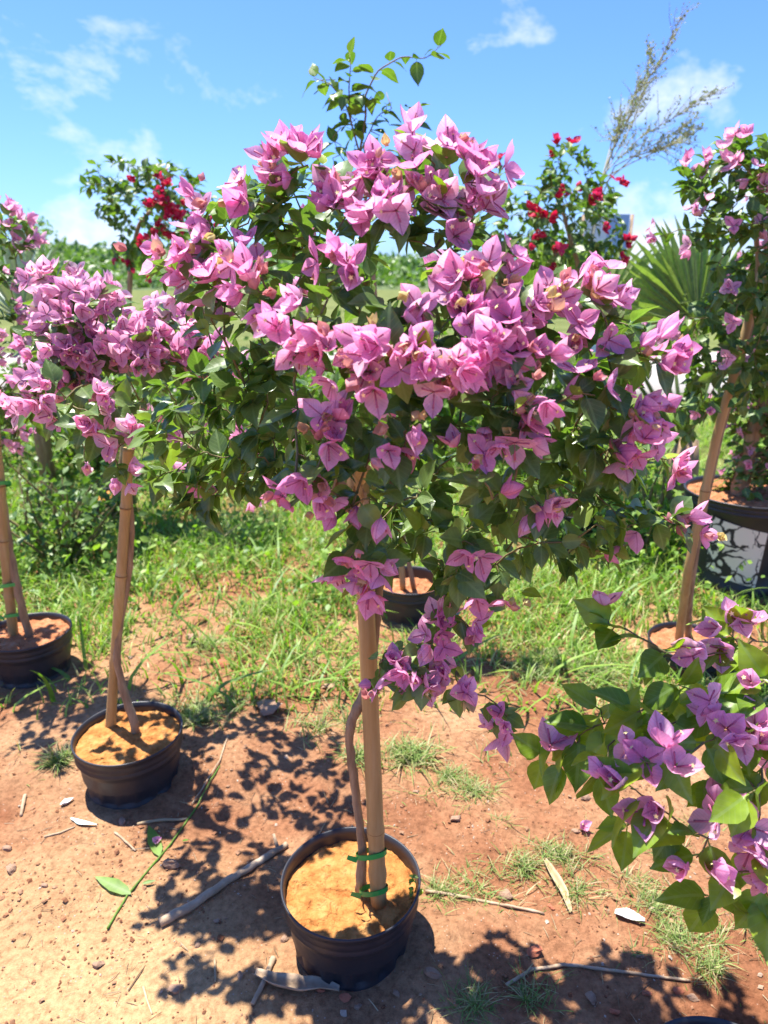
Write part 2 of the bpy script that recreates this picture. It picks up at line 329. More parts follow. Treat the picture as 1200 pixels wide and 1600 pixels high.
def bract_mats(openness, r):
    out = []; a0 = r.uniform(0, 6.28)
    for i in range(3):
        a = a0 + i * 2.094 + r.uniform(-0.2, 0.2); o = openness + r.uniform(-0.18, 0.18)
        rad = Vector((math.cos(a), math.sin(a), 0)); d = rad * math.sin(o) + Vector((0, 0, 1)) * math.cos(o)
        n = -rad * math.cos(o) + Vector((0, 0, 1)) * math.sin(o); x = d.cross(n)
        sc = r.uniform(0.85, 1.1)
        mm = Matrix(((x.x, d.x, n.x, 0), (x.y, d.y, n.y, 0), (x.z, d.z, n.z, 0), (0, 0, 0, 1))) @ Matrix.Scale(sc, 4)
        mm.translation = rad * 0.03
        out.append(mm)
    return out
FLV = []                                         # flower kinds: bract matrices and the florets between them (unit = bract length)
for k in range(9):
    op = (0.45, 0.62, 0.8, 0.95, 1.08, 0.3, 0.72, 0.9, 1.15)[k]
    bm = bract_mats(op, rng); mb = MB()
    for i, b in enumerate(bm):
        tip = b @ Vector((0, 0.62, 0.11)); mid_ = b @ Vector((0, 0.3, 0.07))
        mb.tube([Vector((0, 0, -0.12)) if i == 0 else Vector((0, 0, 0)), mid_, tip], [0.022, 0.028, 0.04], 4, 0)
        if (i + k) % 3 == 0:
            ax = (tip - mid_).normalized(); u = ax.orthogonal().normalized(); w_ = ax.cross(u); v = [tip + ax * 0.03]
            for q in range(10):
                g = q * math.pi / 5; rr = 0.11 if q % 2 == 0 else 0.045; v.append(tip + ax * 0.035 + (u * math.cos(g) + w_ * math.sin(g)) * rr)
            mb.add(v, [[0, 1 + q, 1 + (q + 1) % 10] for q in range(10)], 1)
    FLV.append((bm, mb))
FLM = {}
def floret_mesh(k):
    key = ('floret', k)
    if key not in FLM:
        mb = FLV[k][1]; FLM[key] = mesh('flower', mb.v, mb.f, [M['floret'], M['star']], mb.m)
    return FLM[key]
def flower_arrays(k, lo=False):
    bm, mb = FLV[k]; V = []; F = []; U = []; MI = []; b = 0
    for i, m_ in enumerate(bm):
        s = (bract_lo if lo else bract_shapes)[(k + i * 2) % (2 if lo else 6)]
        A = np.array(m_.to_3x3()); V.append(s[0] @ A.T + np.array(m_.translation)); F += [[q + b for q in f] for f in s[1]]; U.append(s[2]); b += len(s[0]); MI += [0] * len(s[1])
    if not lo:
        V.append(np.array(mb.v)); F += [[q + b for q in f] for f in mb.f]; U.append(np.full((len(mb.v), 2), 0.5)); MI += [x + 1 for x in mb.m]
    return np.vstack(V), F, np.vstack(U), MI
def flower_mesh(k, bk):
    key = (bk, k)
    if key not in FLM:
        V, F, U, MI = flower_arrays(k); FLM[key] = mesh('flower', V, F, [M[bk], M['floret'], M['star']], MI, uv=U)
    return FLM[key]
def merge(shapes, mats_, pick, rnds):
    """shapes: list of (V,F,U,MI|None); mats_: transforms; one joined mesh's arrays"""
    V = []; F = []; U = []; RN = []; MI = []; b = 0
    for i, mm in enumerate(mats_):
        s = shapes[pick[i]]; A = np.array(mm.to_3x3()); V.append(s[0] @ A.T + np.array(mm.translation))
        F += [[q + b for q in f] for f in s[1]]; U.append(s[2]); RN += [rnds[i]] * len(s[1]); b += len(s[0])
        MI += (s[3] if len(s) > 3 else [0] * len(s[1]))
    return np.vstack(V), F, np.vstack(U), RN, MI
def frame(pos, d, n, sc):
    d = d.normalized(); n = n - d * n.dot(d)
    if n.length < 1e-4: n = d.orthogonal()
    n.normalize(); x = d.cross(n)
    m = Matrix(((x.x * sc, d.x * sc, n.x * sc, pos.x), (x.y * sc, d.y * sc, n.y * sc, pos.y), (x.z * sc, d.z * sc, n.z * sc, pos.z), (0, 0, 0, 1)))
    return m
def rv3(r, s=1.0): return Vector((r.gauss(0, 1), r.gauss(0, 1), r.gauss(0, 1))) * s

# ------------------------------------------------------------------ growing a plant
def grow(seeds, tips, r, arch=0.22, pen=0.35):
    root = seeds[0]; nodes = [Vector(s) for s in seeds]; out = []
    for tp in sorted(tips, key=lambda q: (q - root).length):
        best = None; bd = 1e9
        for nd in nodes:
            c = (tp - nd).length + pen * (nd - root).length
            if c < bd and (tp - nd).length > 0.02: bd = c; best = nd
        ln = (tp - best).length
        mid = (best + tp) / 2 + Vector((0, 0, arch * ln)) + rv3(r, ln * 0.07)
        k = max(4, int(ln / 0.03)); pts = []
        for i in range(k + 1):
            t = i / k; pts.append(best * (1 - t) ** 2 + mid * 2 * t * (1 - t) + tp * t * t + (rv3(r, 0.003) if 0 < i < k else Vector()))
        nodes += pts[1:]; out.append(pts)
    return out
def put_leaves(T, base, leaves, lk, nobj, lo=False, cam_rank=True):
    """leaves: list of world matrices"""
    def score(mm):
        p = mm.translation; q = proj(p)
        if not (-60 < q[0] < 1260 and -60 < q[1] < 1660): return 1e6 + (p - CAM).length
        return (p - CAM).length
    leaves = sorted(leaves, key=score)
    off = Matrix.Translation(-Vector(base)); ms = leaf_meshes(lk)
    for mm in leaves[:nobj]: obj('leaf', ms[rng.randrange(8)], T, M=off @ mm)
    rest = leaves[nobj:]
    if rest:
        shapes = leaf_lo if lo else leaf_shapes
        V, F, U, RN, MI = merge(shapes, [off @ m_ for m_ in rest], [rng.randrange(len(shapes)) for _ in rest], [rng.random() for _ in rest])
        stuff(obj('leaves', mesh('leaves', V, F, M[lk], uv=U, rnd=RN), T))
def put_flowers(T, base, fl, bk, nfull, nobj, lo=False):
    """fl: list of (matrix, kind)"""
    def score(e):
        p = e[0].translation; q = proj(p)
        return (p - CAM).length + (0 if (-60 < q[0] < 1260 and -60 < q[1] < 1660) else 1e6)
    fl = sorted(fl, key=score); off = Matrix.Translation(-Vector(base)); bms = bract_meshes(bk)
    for i, (mm, k) in enumerate(fl):
        if i < nfull:
            f = obj('flower', floret_mesh(k), T, M=off @ mm)
            for q, b in enumerate(FLV[k][0]): obj('bract', bms[(k + 2 * q) % 6], f, M=b)
        elif i < nfull + nobj: obj('flower', flower_mesh(k, bk), T, M=off @ mm)
    rest = fl[nfull + nobj:]
    if rest:
        sh = [flower_arrays(k, lo) for k in range(9)]
        V, F, U, RN, MI = merge(sh, [off @ e[0] for e in rest], [e[1] for e in rest], [rng.random() for _ in rest])
        stuff(obj('flowers', mesh('flowers', V, F, [M[bk], M['floret'], M['star']], MI, uv=U, rnd=RN), T))
def leaf_on(pts, r, size, cen, spacing=0.018, t0=0.25, droop=0.25, upb=1.0):
    out = []; k = len(pts); L_ = sum((pts[i + 1] - pts[i]).length for i in range(k - 1)); n = max(2, int(L_ * (1 - t0) / spacing)); ph = r.uniform(0, 6.28)
    for j in range(n):
        t = t0 + (1 - t0) * (j + r.random() * 0.6) / n; i = min(k - 2, int(t * (k - 1))); fr = t * (k - 1) - i
        p = pts[i].lerp(pts[i + 1], min(1, fr)); tg = (pts[i + 1] - pts[i]).normalized()
        a = tg.orthogonal().normalized(); b = tg.cross(a); ph += 2.4 + r.uniform(-0.4, 0.4)
        side = a * math.cos(ph) + b * math.sin(ph); outw = (p - cen); outw = outw.normalized() if outw.length > 1e-3 else Vector((0, 0, 1))
        d = side * 0.9 + tg * 0.45 + outw * 0.35 + Vector((0, 0, -droop)) + rv3(r, 0.15)
        nn = Vector((0, 0, upb)) + outw * 0.55 + rv3(r, 0.35)
        out.append(frame(p, d, nn, size * r.choice((0.62, 0.8, 0.9, 1.0, 1.0, 1.12)) * r.uniform(0.9, 1.1)))
    return out
def flowers_at(tip, axis_, n, r, size, spread=0.026):
    out = []
    for i in range(n):
        d = (axis_ + rv3(r, 0.55) + Vector((0, 0, 0.12))).normalized()
        p = tip + d * r.uniform(0.3, 1.0) * spread * (1.0 if n < 3 else 1.25) + rv3(r, spread * 0.35)
        m = frame(p, d.orthogonal(), d, size * r.uniform(0.82, 1.12))
        # frame() maps local Y to first vector, Z to second: flower axis is local Z
        out.append((m, r.randrange(9)))
    return out
def stake(T, base, pts, rad, ties=(), nodes=(0.18, 0.4, 0.62, 0.83)):
    mb = MB(); P = [Vector(p) for p in pts]; K = 40; pp = []; rr = []
    def at(t):
        x = t * (len(P) - 1); i = min(len(P) - 2, int(x)); return P[i].lerp(P[i + 1], x - i)
    ts = sorted(list(np.linspace(0, 1, K)) + [n + d for n in nodes for d in (-0.012, -0.004, 0.0, 0.004, 0.012) if 0 < n + d < 1])
    for t in ts:
        b = 1.0
        for n in nodes:
            if abs(t - n) < 0.005: b = 1.12
            elif abs(t - n) < 0.006: b = 1.05
        pp.append(at(t)); rr.append(rad * b * (1 - 0.12 * t) * (1 + 0.015 * math.sin(t * 40)))
    mb.tube(pp, rr, 14)
    s = mb.build('bamboo_stake', [M['bamboo']], T, base)
    for n in nodes:
        ring = MB(); c = at(n); ax = (at(min(1, n + 0.01)) - c).normalized()
        ring.tube([c - ax * 0.002, c + ax * 0.0005, c + ax * 0.003], [rad * 1.06, rad * 1.10, rad * 1.06], 14); ring.build('node_ring', [M['bamboo_node']], s, base)
    for (t, r2, dx) in ties:
        tb = MB(); c = at(t) + Vector((dx, 0.0, 0)); pl = []
        for q in range(25):
            g = q / 24 * 2 * math.pi; pl.append(c + Vector((math.cos(g) * (r2 + abs(dx)), math.sin(g) * r2, 0.012 * math.cos(g + 1) + 0.004)))
        v = []; 
        for p in pl: v += [p + Vector((0, 0, -0.007)), p + Vector((0, 0, 0.007))]
        v2 = []
        for p in pl:
            o_ = (p - c); o_.z = 0; o_ = o_.normalized() * 0.0015
            v2 += [p + o_ + Vector((0, 0, -0.007)), p + o_ + Vector((0, 0, 0.007))]
        f = [[2 * i, 2 * i + 2, 2 * i + 3, 2 * i + 1] for i in range(24)]
        tb.add(v2, f); tb.add(v, [q[::-1] for q in f])
        # loose ends of the tape
        e = pl[14]; tb.add([e, e + Vector((-0.022, -0.006, 0.012)), e + Vector((-0.026, -0.002, -0.004)), e + Vector((-0.004, -0.004, -0.012))], [[0, 1, 2, 3]])
        tb.build('tie', [M['tie']], s, base)
    return s
def trunk(T, base, pts, rads, name='trunk', m='bark', n=9):
    mb = MB(); P = [Vector(p) for p in pts]; pp = []; rr = []
    k = len(P)
    for i in range(k - 1):
        p0 = P[max(0, i - 1)]; p1 = P[i]; p2 = P[i + 1]; p3 = P[min(k - 1, i + 2)]
        for q in range(6):
            t = q / 6
            c = 0.5 * ((2 * p1) + (p2 - p0) * t + (2 * p0 - 5 * p1 + 4 * p2 - p3) * t * t + (3 * p1 - p0 - 3 * p2 + p3) * t ** 3)
            pp.append(c + rv3(rng, rads[0] * 0.06)); rr.append((rads[i] * (1 - t) + rads[i + 1] * t) * rng.uniform(0.9, 1.1))
    pp.append(P[-1]); rr.append(rads[-1]); mb.tube(pp, rr, n)
    return mb.build(name, [M[m]], T, base)
POT_R = 0.162
def pot(T, base, cx, cy, rim_z, r=POT_R, h=0.225, soil='soil_pot', soil_drop=0.03, tilt=(0, 0), seg=96, square=False):
    zb = rim_z - h; prof = []       # (z above bottom, radius)
    def rad(z): return r * (0.80 + 0.165 * z / h)
    out = [(0.0, rad(0) * 0.93), (0.004, rad(0.004)), (0.03, rad(0.03)), (0.055, rad(0.055)), (0.06, rad(0.06))]
    out += [(h * a, rad(h * a)) for a in (0.3, 0.45, 0.57, 0.60, 0.63, 0.66)]
    out += [(h - 0.058, rad(h) * 0.985), (h - 0.052, rad(h) * 1.012), (h - 0.046, rad(h) * 0.99), (h - 0.038, rad(h) * 0.992), (h - 0.033, rad(h) * 1.018), (h - 0.027, rad(h) * 0.998), (h - 0.012, r * 0.985), (h - 0.010, r * 1.0), (h - 0.003, r * 1.004), (h, r * 0.992)]
    inn = [(h - 0.002, r * 0.97), (h - 0.02, r * 0.945), (h - 0.024, r * 0.952), (h - 0.032, r * 0.938), (h - 0.037, r * 0.945), (h - 0.07, r * 0.915), (h - 0.12, r * 0.89)]
    P = out + inn; v = []
    for k, (z, q) in enumerate(P):
        for j in range(seg):
            a = 2 * math.pi * j / seg; rr = q
            if k < 11 and 0.057 < z < h * 0.645:
                u = (a / (2 * math.pi) * 16) % 1.0 - 0.5
                arch = abs(u) < 0.33 and z < h * (0.52 + 0.11 * math.sqrt(max(0, 1 - (u / 0.33) ** 2)))
                if arch: rr -= 0.008
            rr *= 1 + 0.006 * math.sin(2 * a + cx * 9) + 0.003 * math.sin(5 * a + cy * 5)
            v.append((math.cos(a) * rr, math.sin(a) * rr, z))
    f = [[i * seg + j, i * seg + (j + 1) % seg, (i + 1) * seg + (j + 1) % seg, (i + 1) * seg + j] for i in range(len(P) - 1) for j in range(seg)]
    f.append(list(range(seg))[::-1])
    Mx = Matrix.Translation(Vector((cx, cy, zb)) - Vector(base)) @ Euler((tilt[0], tilt[1], 0)).to_matrix().to_4x4()
    p = obj('pot', mesh('pot', v, f, M['pot']), T, M=Mx)
    rs = 36; sv = [(0, 0, h - soil_drop + 0.008)]; sg = 120
    for i in range(1, rs + 1):
        q = r * 0.945 * i / rs
        for j in range(sg):
            a = 2 * math.pi * j / sg; x, y = math.cos(a) * q, math.sin(a) * q; vv = Vector((x + cx * 3, y + cy * 3, 0))
            z = h - soil_drop + 0.010 * noise.noise(vv * 14) + 0.009 * noise.noise(vv * 34) + 0.007 * abs(noise.noise(vv * 70)) + 0.008 * (1 - (q / r) ** 2)
            sv.append((x, y, min(z, h - 0.006)))
    sf = [[0, 1 + j, 1 + (j + 1) % sg] for j in range(sg)]
    sf += [[1 + i * sg + j, 1 + (i + 1) * sg + j, 1 + (i + 1) * sg + (j + 1) % sg, 1 + i * sg + (j + 1) % sg] for i in range(rs - 1) for j in range(sg)]
    obj('soil', mesh('soil', sv, sf, M[soil]), T, M=Mx)
    return p
def branches(T, base, brs, r0=0.0012, k=0.0085, nmax=0.006, m='twig'):
    mb = MB()
    for pts in brs:
        ln = sum((pts[i + 1] - pts[i]).length for i in range(len(pts) - 1)); a = min(nmax, r0 + k * ln); n = len(pts)
        mb.tube(pts, [a + (r0 * 0.8 - a) * i / (n - 1) for i in range(n)], 5, cap=False)
    return mb.build('branches', [M[m]], T, base)

# ================================================================== the main bougainvillea
pc = atZ(548, 1372, 0.18); base = Vector((pc.x, pc.y, 0))
T = thing('potted_bougainvillea', 'large mauve-pink bougainvillea standard tied to thick bamboo, in black pot of bright orange soil', 'potted plant', base)
pot(T, base, pc.x, pc.y, 0.18, soil_drop=0.042)
sb = atZ(592, 1415, 0.14); st = atY(569, 880, 1.27); stt = st + (st - sb) * 0.22
stake(T, base, [sb, st, stt], 0.0185, ties=((0.025, 0.021, -0.010), (0.085, 0.021, -0.012)), nodes=(0.055, 0.125, 0.47, 0.74))
tp = [atZ(563, 1390, 0.145), atY(566, 1330, 1.262), atY(556, 1240, 1.27), atY(546, 1150, 1.27), atY(556, 1112, 1.275), atY(577, 1060, 1.30), atY(584, 980, 1.30), atY(588, 920, 1.30), atY(600, 880, 1.30), atY(612, 800, 1.33), atY(610, 700, 1.36)]
trunk(T, base, tp, [0.014, 0.010, 0.0095, 0.0095, 0.011, 0.012, 0.013, 0.014, 0.013, 0.011, 0.008])
POLY = [(370, 300), (420, 270), (480, 245), (540, 270), (600, 255), (650, 225), (760, 265), (785, 330), (765, 395), (800, 440), (900, 440), (960, 480), (1045, 560), (1020, 620), (1045, 720), (960, 760), (990, 800), (960, 870), (800, 895), (790, 930), (650, 960), (620, 860), (530, 800), (430, 760), (400, 710), (330, 800), (260, 800), (240, 700), (260, 620), (330, 560), (270, 450), (255, 400)]
CEN = Vector((0.06, 1.27, 1.36)); RAD = Vector((0.50, 0.25, 0.47))
def on_crown(px, py, cen, rad, inset=0.0):
    d = ray(px, py).normalized(); o = CAM - cen
    a = sum((d[i] / rad[i]) ** 2 for i in range(3)); b = 2 * sum(o[i] * d[i] / rad[i] ** 2 for i in range(3)); c = sum((o[i] / rad[i]) ** 2 for i in range(3)) - 1
    D = b * b - 4 * a * c
    t = (-b - math.sqrt(D)) / (2 * a) if D > 0 else -b / (2 * a)
    return CAM + d * (t + inset)
CL = """480 262 4,425 285 3,385 310 3,650 240 3,700 268 4,742 278 4,580 268 2,555 330 5,610 348 6,652 312 4,520 315 2,742 335 4,712 375 2,325 330 2,
350 388 4,300 400 4,252 405 2,396 418 4,402 452 3,292 440 3,425 470 1,548 425 3,518 432 1,502 490 2,655 480 2,770 420 2,785 448 1,718 442 3,742 482 4,800 508 4,832 490 1,900 448 4,
925 465 4,862 466 3,950 488 2,885 530 2,945 530 1,1000 552 2,1032 568 3,450 525 3,490 532 4,530 545 5,572 540 6,620 560 5,580 592 2,650 568 4,690 572 4,730 560 4,762 540 4,802 540 3,
718 512 3,822 562 2,742 595 2,690 602 1,640 662 1,600 697 1,628 705 1,520 662 3,512 690 2,448 750 2,490 745 3,512 768 1,780 672 4,812 650 3,740 712 1,822 622 2,790 600 2,872 628 1,
930 618 2,970 642 3,1002 652 3,985 692 3,956 712 1,1042 718 3,1020 692 1,770 780 1,830 776 2,846 792 2,740 852 2,930 860 1,1000 818 1,1034 812 1,1072 826 2,550 792 2,582 782 1,570 842 2,
540 880 3,572 892 4,602 882 2,702 925 1,732 932 1,790 915 1,690 968 3,730 976 2,678 1002 3,598 1032 3,590 1072 2,640 1045 3,662 1062 2,702 1042 3,722 1080 2,650 1088 1,792 1120 3,775 1140 1,340 440 3,330 500 2,455 265 2,600 300 3,690 330 2"""
tips = []; fl = []; r = random.Random(3)
for e in CL.replace('\n', '').split(','):
    px, py, n = (int(q) for q in e.split())
    p = on_crown(px, py, CEN, RAD, r.uniform(0.0, 0.05) - 0.13 * min(1, max(0, (py - 330) / 260)) * (1 if px > 360 else 0))
    if py > 905: p = atY(px, py, 1.10 + r.uniform(-0.03, 0.03))
    tips.append((p, n))
for _ in range(34):                                        # the far side of the crown flowers too
    a = r.uniform(0.15, 3.0); z = r.uniform(-0.5, 0.9); q = math.sqrt(1 - z * z)
    p = CEN + Vector((math.cos(a) * q * RAD.x, abs(math.sin(a)) * q * RAD.y, z * RAD.z)) * r.uniform(0.9, 1.02)
    if inpoly(proj(p), POLY): tips.append((p, r.choice((2, 3, 4))))
shoots = []
while len(shoots) < 160:
    d = rv3(r).normalized(); p = CEN + Vector((d.x * RAD.x, d.y * RAD.y, d.z * RAD.z)) * r.uniform(0.55, 1.03); p.y -= 0.12 * min(1, max(0, (1.62 - p.z) / 0.4)) * max(0, -d.y + 0.2)
    q_ = proj(p)
    if q_[0] < 440 and q_[1] > 500: p = atY(q_[0], q_[1], r.uniform(1.14, 1.38))
    if inpoly(proj(p), POLY): shoots.append(p)
for (pl_, n_, y0_, y1_) in [([(250, 600), (430, 560), (440, 740), (330, 800), (260, 800), (230, 700)], 42, 1.14, 1.38), ([(820, 540), (980, 560), (1000, 740), (960, 870), (800, 890), (740, 760)], 34, 1.05, 1.35), ([(640, 760), (780, 740), (800, 880), (650, 950)], 14, 1.05, 1.25)]:
    k = 0
    while k < n_:
        q_ = (r.uniform(220, 1010), r.uniform(530, 950))
        if inpoly(q_, pl_): shoots.append(atY(*q_, r.uniform(y0_, y1_))); k += 1
brs = grow([Vector(tp[8]), Vector(tp[9]), Vector(tp[10])], [t[0] for t in tips] + shoots, r)
brs.append([Vector(tp[7]), Vector(tp[8]), Vector(tp[9]), Vector(tp[10])]); leaves = []
for b in brs[:-1]: leaves += leaf_on(b, r, 0.058, CEN, spacing=0.022, t0=0.2 if (b[-1] - b[0]).length < 0.2 else 0.4)
for p in shoots: 
    ax = (p - CEN).normalized()
    for k in range(5): leaves.append(frame(p, ax * 0.5 + rv3(r, 0.7), Vector((0, 0, 1)) + ax * 0.6 + rv3(r, 0.3), 0.058 * r.uniform(0.6, 1.15)))
for (p, n) in tips:
    ax = (p - CEN).normalized(); 
    if p.z < 0.95: ax = Vector((r.uniform(-.3, .3), -0.7, 0.3))
    fl += flowers_at(p, ax, n + (n >= 3), r, 0.0355, 0.024 if n < 4 else 0.034)
    for k in range(3): leaves.append(frame(p - ax * 0.03, ax * 0.3 + rv3(r, 0.8) + Vector((0, 0, -0.2)), Vector((0, 0, 1)) + ax * 0.5 + rv3(r, 0.3), 0.056 * r.uniform(0.6, 1.1)))
branches(T, base, brs)
put_leaves(T, base, leaves, 'leaf_main', 300)
put_flowers(T, base, fl, 'bract_pink', 100, 200)
print('main', len(leaves), len(fl))
budm = []
for bk_ in range(3):
    V = []; F = []; U = []; b_ = 0
    for q, m_ in enumerate(bract_mats(0.16 + .1 * bk_, rng)):
        s_ = bract_shapes[(bk_ + q) % 6]; V.append(s_[0] @ np.array(m_.to_3x3()).T + np.array(m_.translation)); F += [[z + b_ for z in f] for f in s_[1]]; U.append(s_[2]); b_ += len(s_[0])
    budm.append(mesh('bud', np.vstack(V), F, M['bud'], uv=np.vstack(U)))
for (p, n) in tips[:110]:
    ax = (p - CEN).normalized() + Vector((0, -.2, .5)); ax.normalize()
    for k in range(r.choice((0, 1, 2, 3))): obj('bud', budm[r.randrange(3)], T, M=Matrix.Translation(-base) @ frame(p + ax * 0.022 + rv3(r, 0.012), rv3(r), ax + rv3(r, .35), r.uniform(.013, .024)))
    for k in range(r.choice((0, 1, 1))): obj('young_leaf', leaf_meshes('leaf_lime')[r.randrange(8)], T, M=Matrix.Translation(-base) @ frame(p + rv3(r, .012), ax * .5 + rv3(r, .6), Vector((0, -.2, 1)) + rv3(r, .3), r.uniform(.022, .045)))
# withered leaves caught in the crown
for k in range(9):
    p = atY(545 + r.uniform(-22, 25), 745 + r.uniform(-30, 50), 1.16 + r.uniform(-0.02, 0.03)); obj('withered_leaf', leaf_meshes('leaf_dry')[r.randrange(8)], T, M=Matrix.Translation(-base) @ frame(p, Vector((r.uniform(-.5, .5), -.3, -1)), rv3(r), 0.05))

def standard(name, label, pcx, pcy, stake_px, trunk_px, cen, rad, poly, cl, nshoot, lk, bk, lsize, fsize, seed, sY, tY, srad=0.014, ties=(), nleaf=300, nfull=60, nfl=200, nback=14, soil='soil_pot', tilt=(0, 0), rim=0.18, rpot=POT_R, lo=False, spacing=0.021, group=None, pot_h=0.225, upb=1.0, cat='potted plant', arch=0.22, pen=0.35):
    r = random.Random(seed); pc = atZ(pcx, pcy, rim); base = Vector((pc.x, pc.y, 0))
    T = thing(name, label, cat, base, group)
    pot(T, base, pc.x, pc.y, rim, soil=soil, tilt=tilt, r=rpot, h=pot_h, seg=64)
    if stake_px:
        s0 = atZ(*stake_px[0], rim - 0.045); pts = [s0] + [atY(x, y, sY) for x, y in stake_px[1:]]
        stake(T, base, pts, srad, ties=ties)
    tpt = [atZ(*trunk_px[0], rim - 0.045)] + [atY(x, y, tY) for x, y in trunk_px[1:]]
    k = len(tpt); trunk(T, base, tpt, [srad * (0.85 - 0.35 * i / (k - 1)) for i in range(k)])
    tips = []
    for e in cl: tips.append((on_crown(e[0], e[1], cen, rad, r.uniform(-0.01, 0.08)) if len(e) < 4 else atY(e[0], e[1], e[3] + r.uniform(-.03, .03)), e[2]))
    for _ in range(nback):
        d = rv3(r).normalized(); d.y = abs(d.y); p = cen + Vector((d.x * rad.x, d.y * rad.y, d.z * rad.z))
        if inpoly(proj(p), poly): tips.append((p, r.choice((2, 3))))
    shoots = []; tries = 0
    while len(shoots) < nshoot and tries < 20000:
        tries += 1
        d = rv3(r).normalized(); p = cen + Vector((d.x * rad.x, d.y * rad.y, d.z * rad.z)) * r.uniform(0.5, 1.03)
        if inpoly(proj(p), poly): shoots.append(p)
    brs = grow(tpt[-2:][::-1], [t[0] for t in tips] + shoots, r, arch, pen); leaves = []; fl = []
    for b in brs: leaves += leaf_on(b, r, lsize, cen, spacing, 0.25, upb=upb)
    for p in shoots:
        ax = (p - cen).normalized()
        for q in range(3): leaves.append(frame(p, ax * 0.5 + rv3(r, 0.7), Vector((0, 0, 1)) + ax * 0.6 + rv3(r, 0.3), lsize * r.uniform(0.6, 1.1)))
    for (p, n) in tips:
        ax = (p - cen).normalized(); fl += flowers_at(p, ax, n, r, fsize, fsize * 0.8)
        for q in range(2): leaves.append(frame(p - ax * 0.03, ax * 0.3 + rv3(r, 0.8), Vector((0, 0, 1)) + ax * 0.5, lsize * r.uniform(0.6, 1.0)))
    branches(T, base, brs + [[tpt[-2].lerp(tpt[-1], q / 4) for q in range(5)]])
    put_leaves(T, base, leaves, lk, nleaf, lo)
    put_flowers(T, base, fl, bk, nfull, nfl, lo)
    print(name, len(leaves), len(fl)); return T
def rand_cl(seed, poly, n, cnt=(2, 3, 4)):
    r = random.Random(seed); x0 = min(p[0] for p in poly); x1 = max(p[0] for p in poly); y0 = min(p[1] for p in poly); y1 = max(p[1] for p in poly); out = []; t = 0
    while len(out) < n and t < 40000:
        t += 1
        q = (r.uniform(x0, x1), r.uniform(y0, y1))
        if inpoly(q, poly) and all((q[0] - a) ** 2 + (q[1] - b) ** 2 > 300 for a, b, _ in out): out.append((q[0], q[1], r.choice(cnt)))
    return out

# second standard, left of the main one
P2 = [(75, 425), (135, 455), (200, 480), (300, 500), (400, 560), (430, 640), (400, 730), (330, 790), (220, 770), (150, 740), (100, 690), (15, 640), (10, 590), (40, 520)]
F2 = [(60, 430), (110, 425), (160, 465), (260, 480), (310, 500), (345, 565), (260, 580), (150, 600), (60, 640), (10, 620), (30, 560)]
cl2 = rand_cl(4, F2, 62) + [(150, 650, 3, 1.42), (195, 635, 4, 1.42), (215, 685, 4, 1.40), (190, 740, 3, 1.40), (60, 625, 4, 1.45), (40, 640, 2, 1.45), (70, 590, 3, 1.5), (90, 655, 2, 1.45), (130, 670, 2, 1.42), (180, 705, 3, 1.4), (160, 615, 3, 1.45), (385, 775, 2), (330, 715, 1), (130, 725, 1), (360, 570, 2), (225, 660, 2)]
standard('potted_bougainvillea', 'slanting black pot holding a pale pink bougainvillea on a thin bamboo cane without green ties', 200, 1142,
    [(172, 1143), (187, 930), (198, 770), (200, 700)], [(212, 1152), (208, 1125), (188, 1060), (184, 1000), (200, 900), (205, 820), (200, 740), (215, 660)],
    Vector((-0.74, 2.08, 1.28)), Vector((0.52, 0.48, 0.34)), P2, cl2, 120, 'leaf_main', 'bract_pale', 0.062, 0.035, 21, 1.86, 1.87, srad=0.0155, ties=(), nfull=60)
# leftmost standard
P1 = [(-200, 330), (10, 320), (60, 380), (70, 480), (50, 560), (70, 640), (30, 700), (-100, 740), (-260, 640)]
standard('potted_bougainvillea', 'bougainvillea bound with green tape to a cane, in a black pot of dark red soil', 42, 985,
    [(22, 1000), (8, 870), (-2, 740), (-10, 650)], [(48, 1000), (30, 930), (14, 850), (4, 770), (-4, 690), (-20, 600)],
    Vector((-1.66, 2.45, 1.42)), Vector((0.42, 0.4, 0.42)), P1, [(10, 332, 4), (30, 350, 4), (48, 378, 4), (20, 385, 3), (8, 362, 4), (10, 440, 3), (22, 500, 3), (15, 545, 3), (35, 520, 2), (6, 640, 3), (18, 690, 2)] + rand_cl(9, [(-120, 330), (20, 320), (62, 380), (40, 420), (70, 560), (30, 720), (-100, 720)], 38), 70, 'leaf_mid', 'bract_pale', 0.058, 0.034, 22, 2.46, 2.47, srad=0.019, ties=((0.10, 0.026, 0.012), (0.22, 0.026, 0.012), (0.62, 0.024, 0.008)), nleaf=200, nfull=0, nfl=120, soil='soil_red')

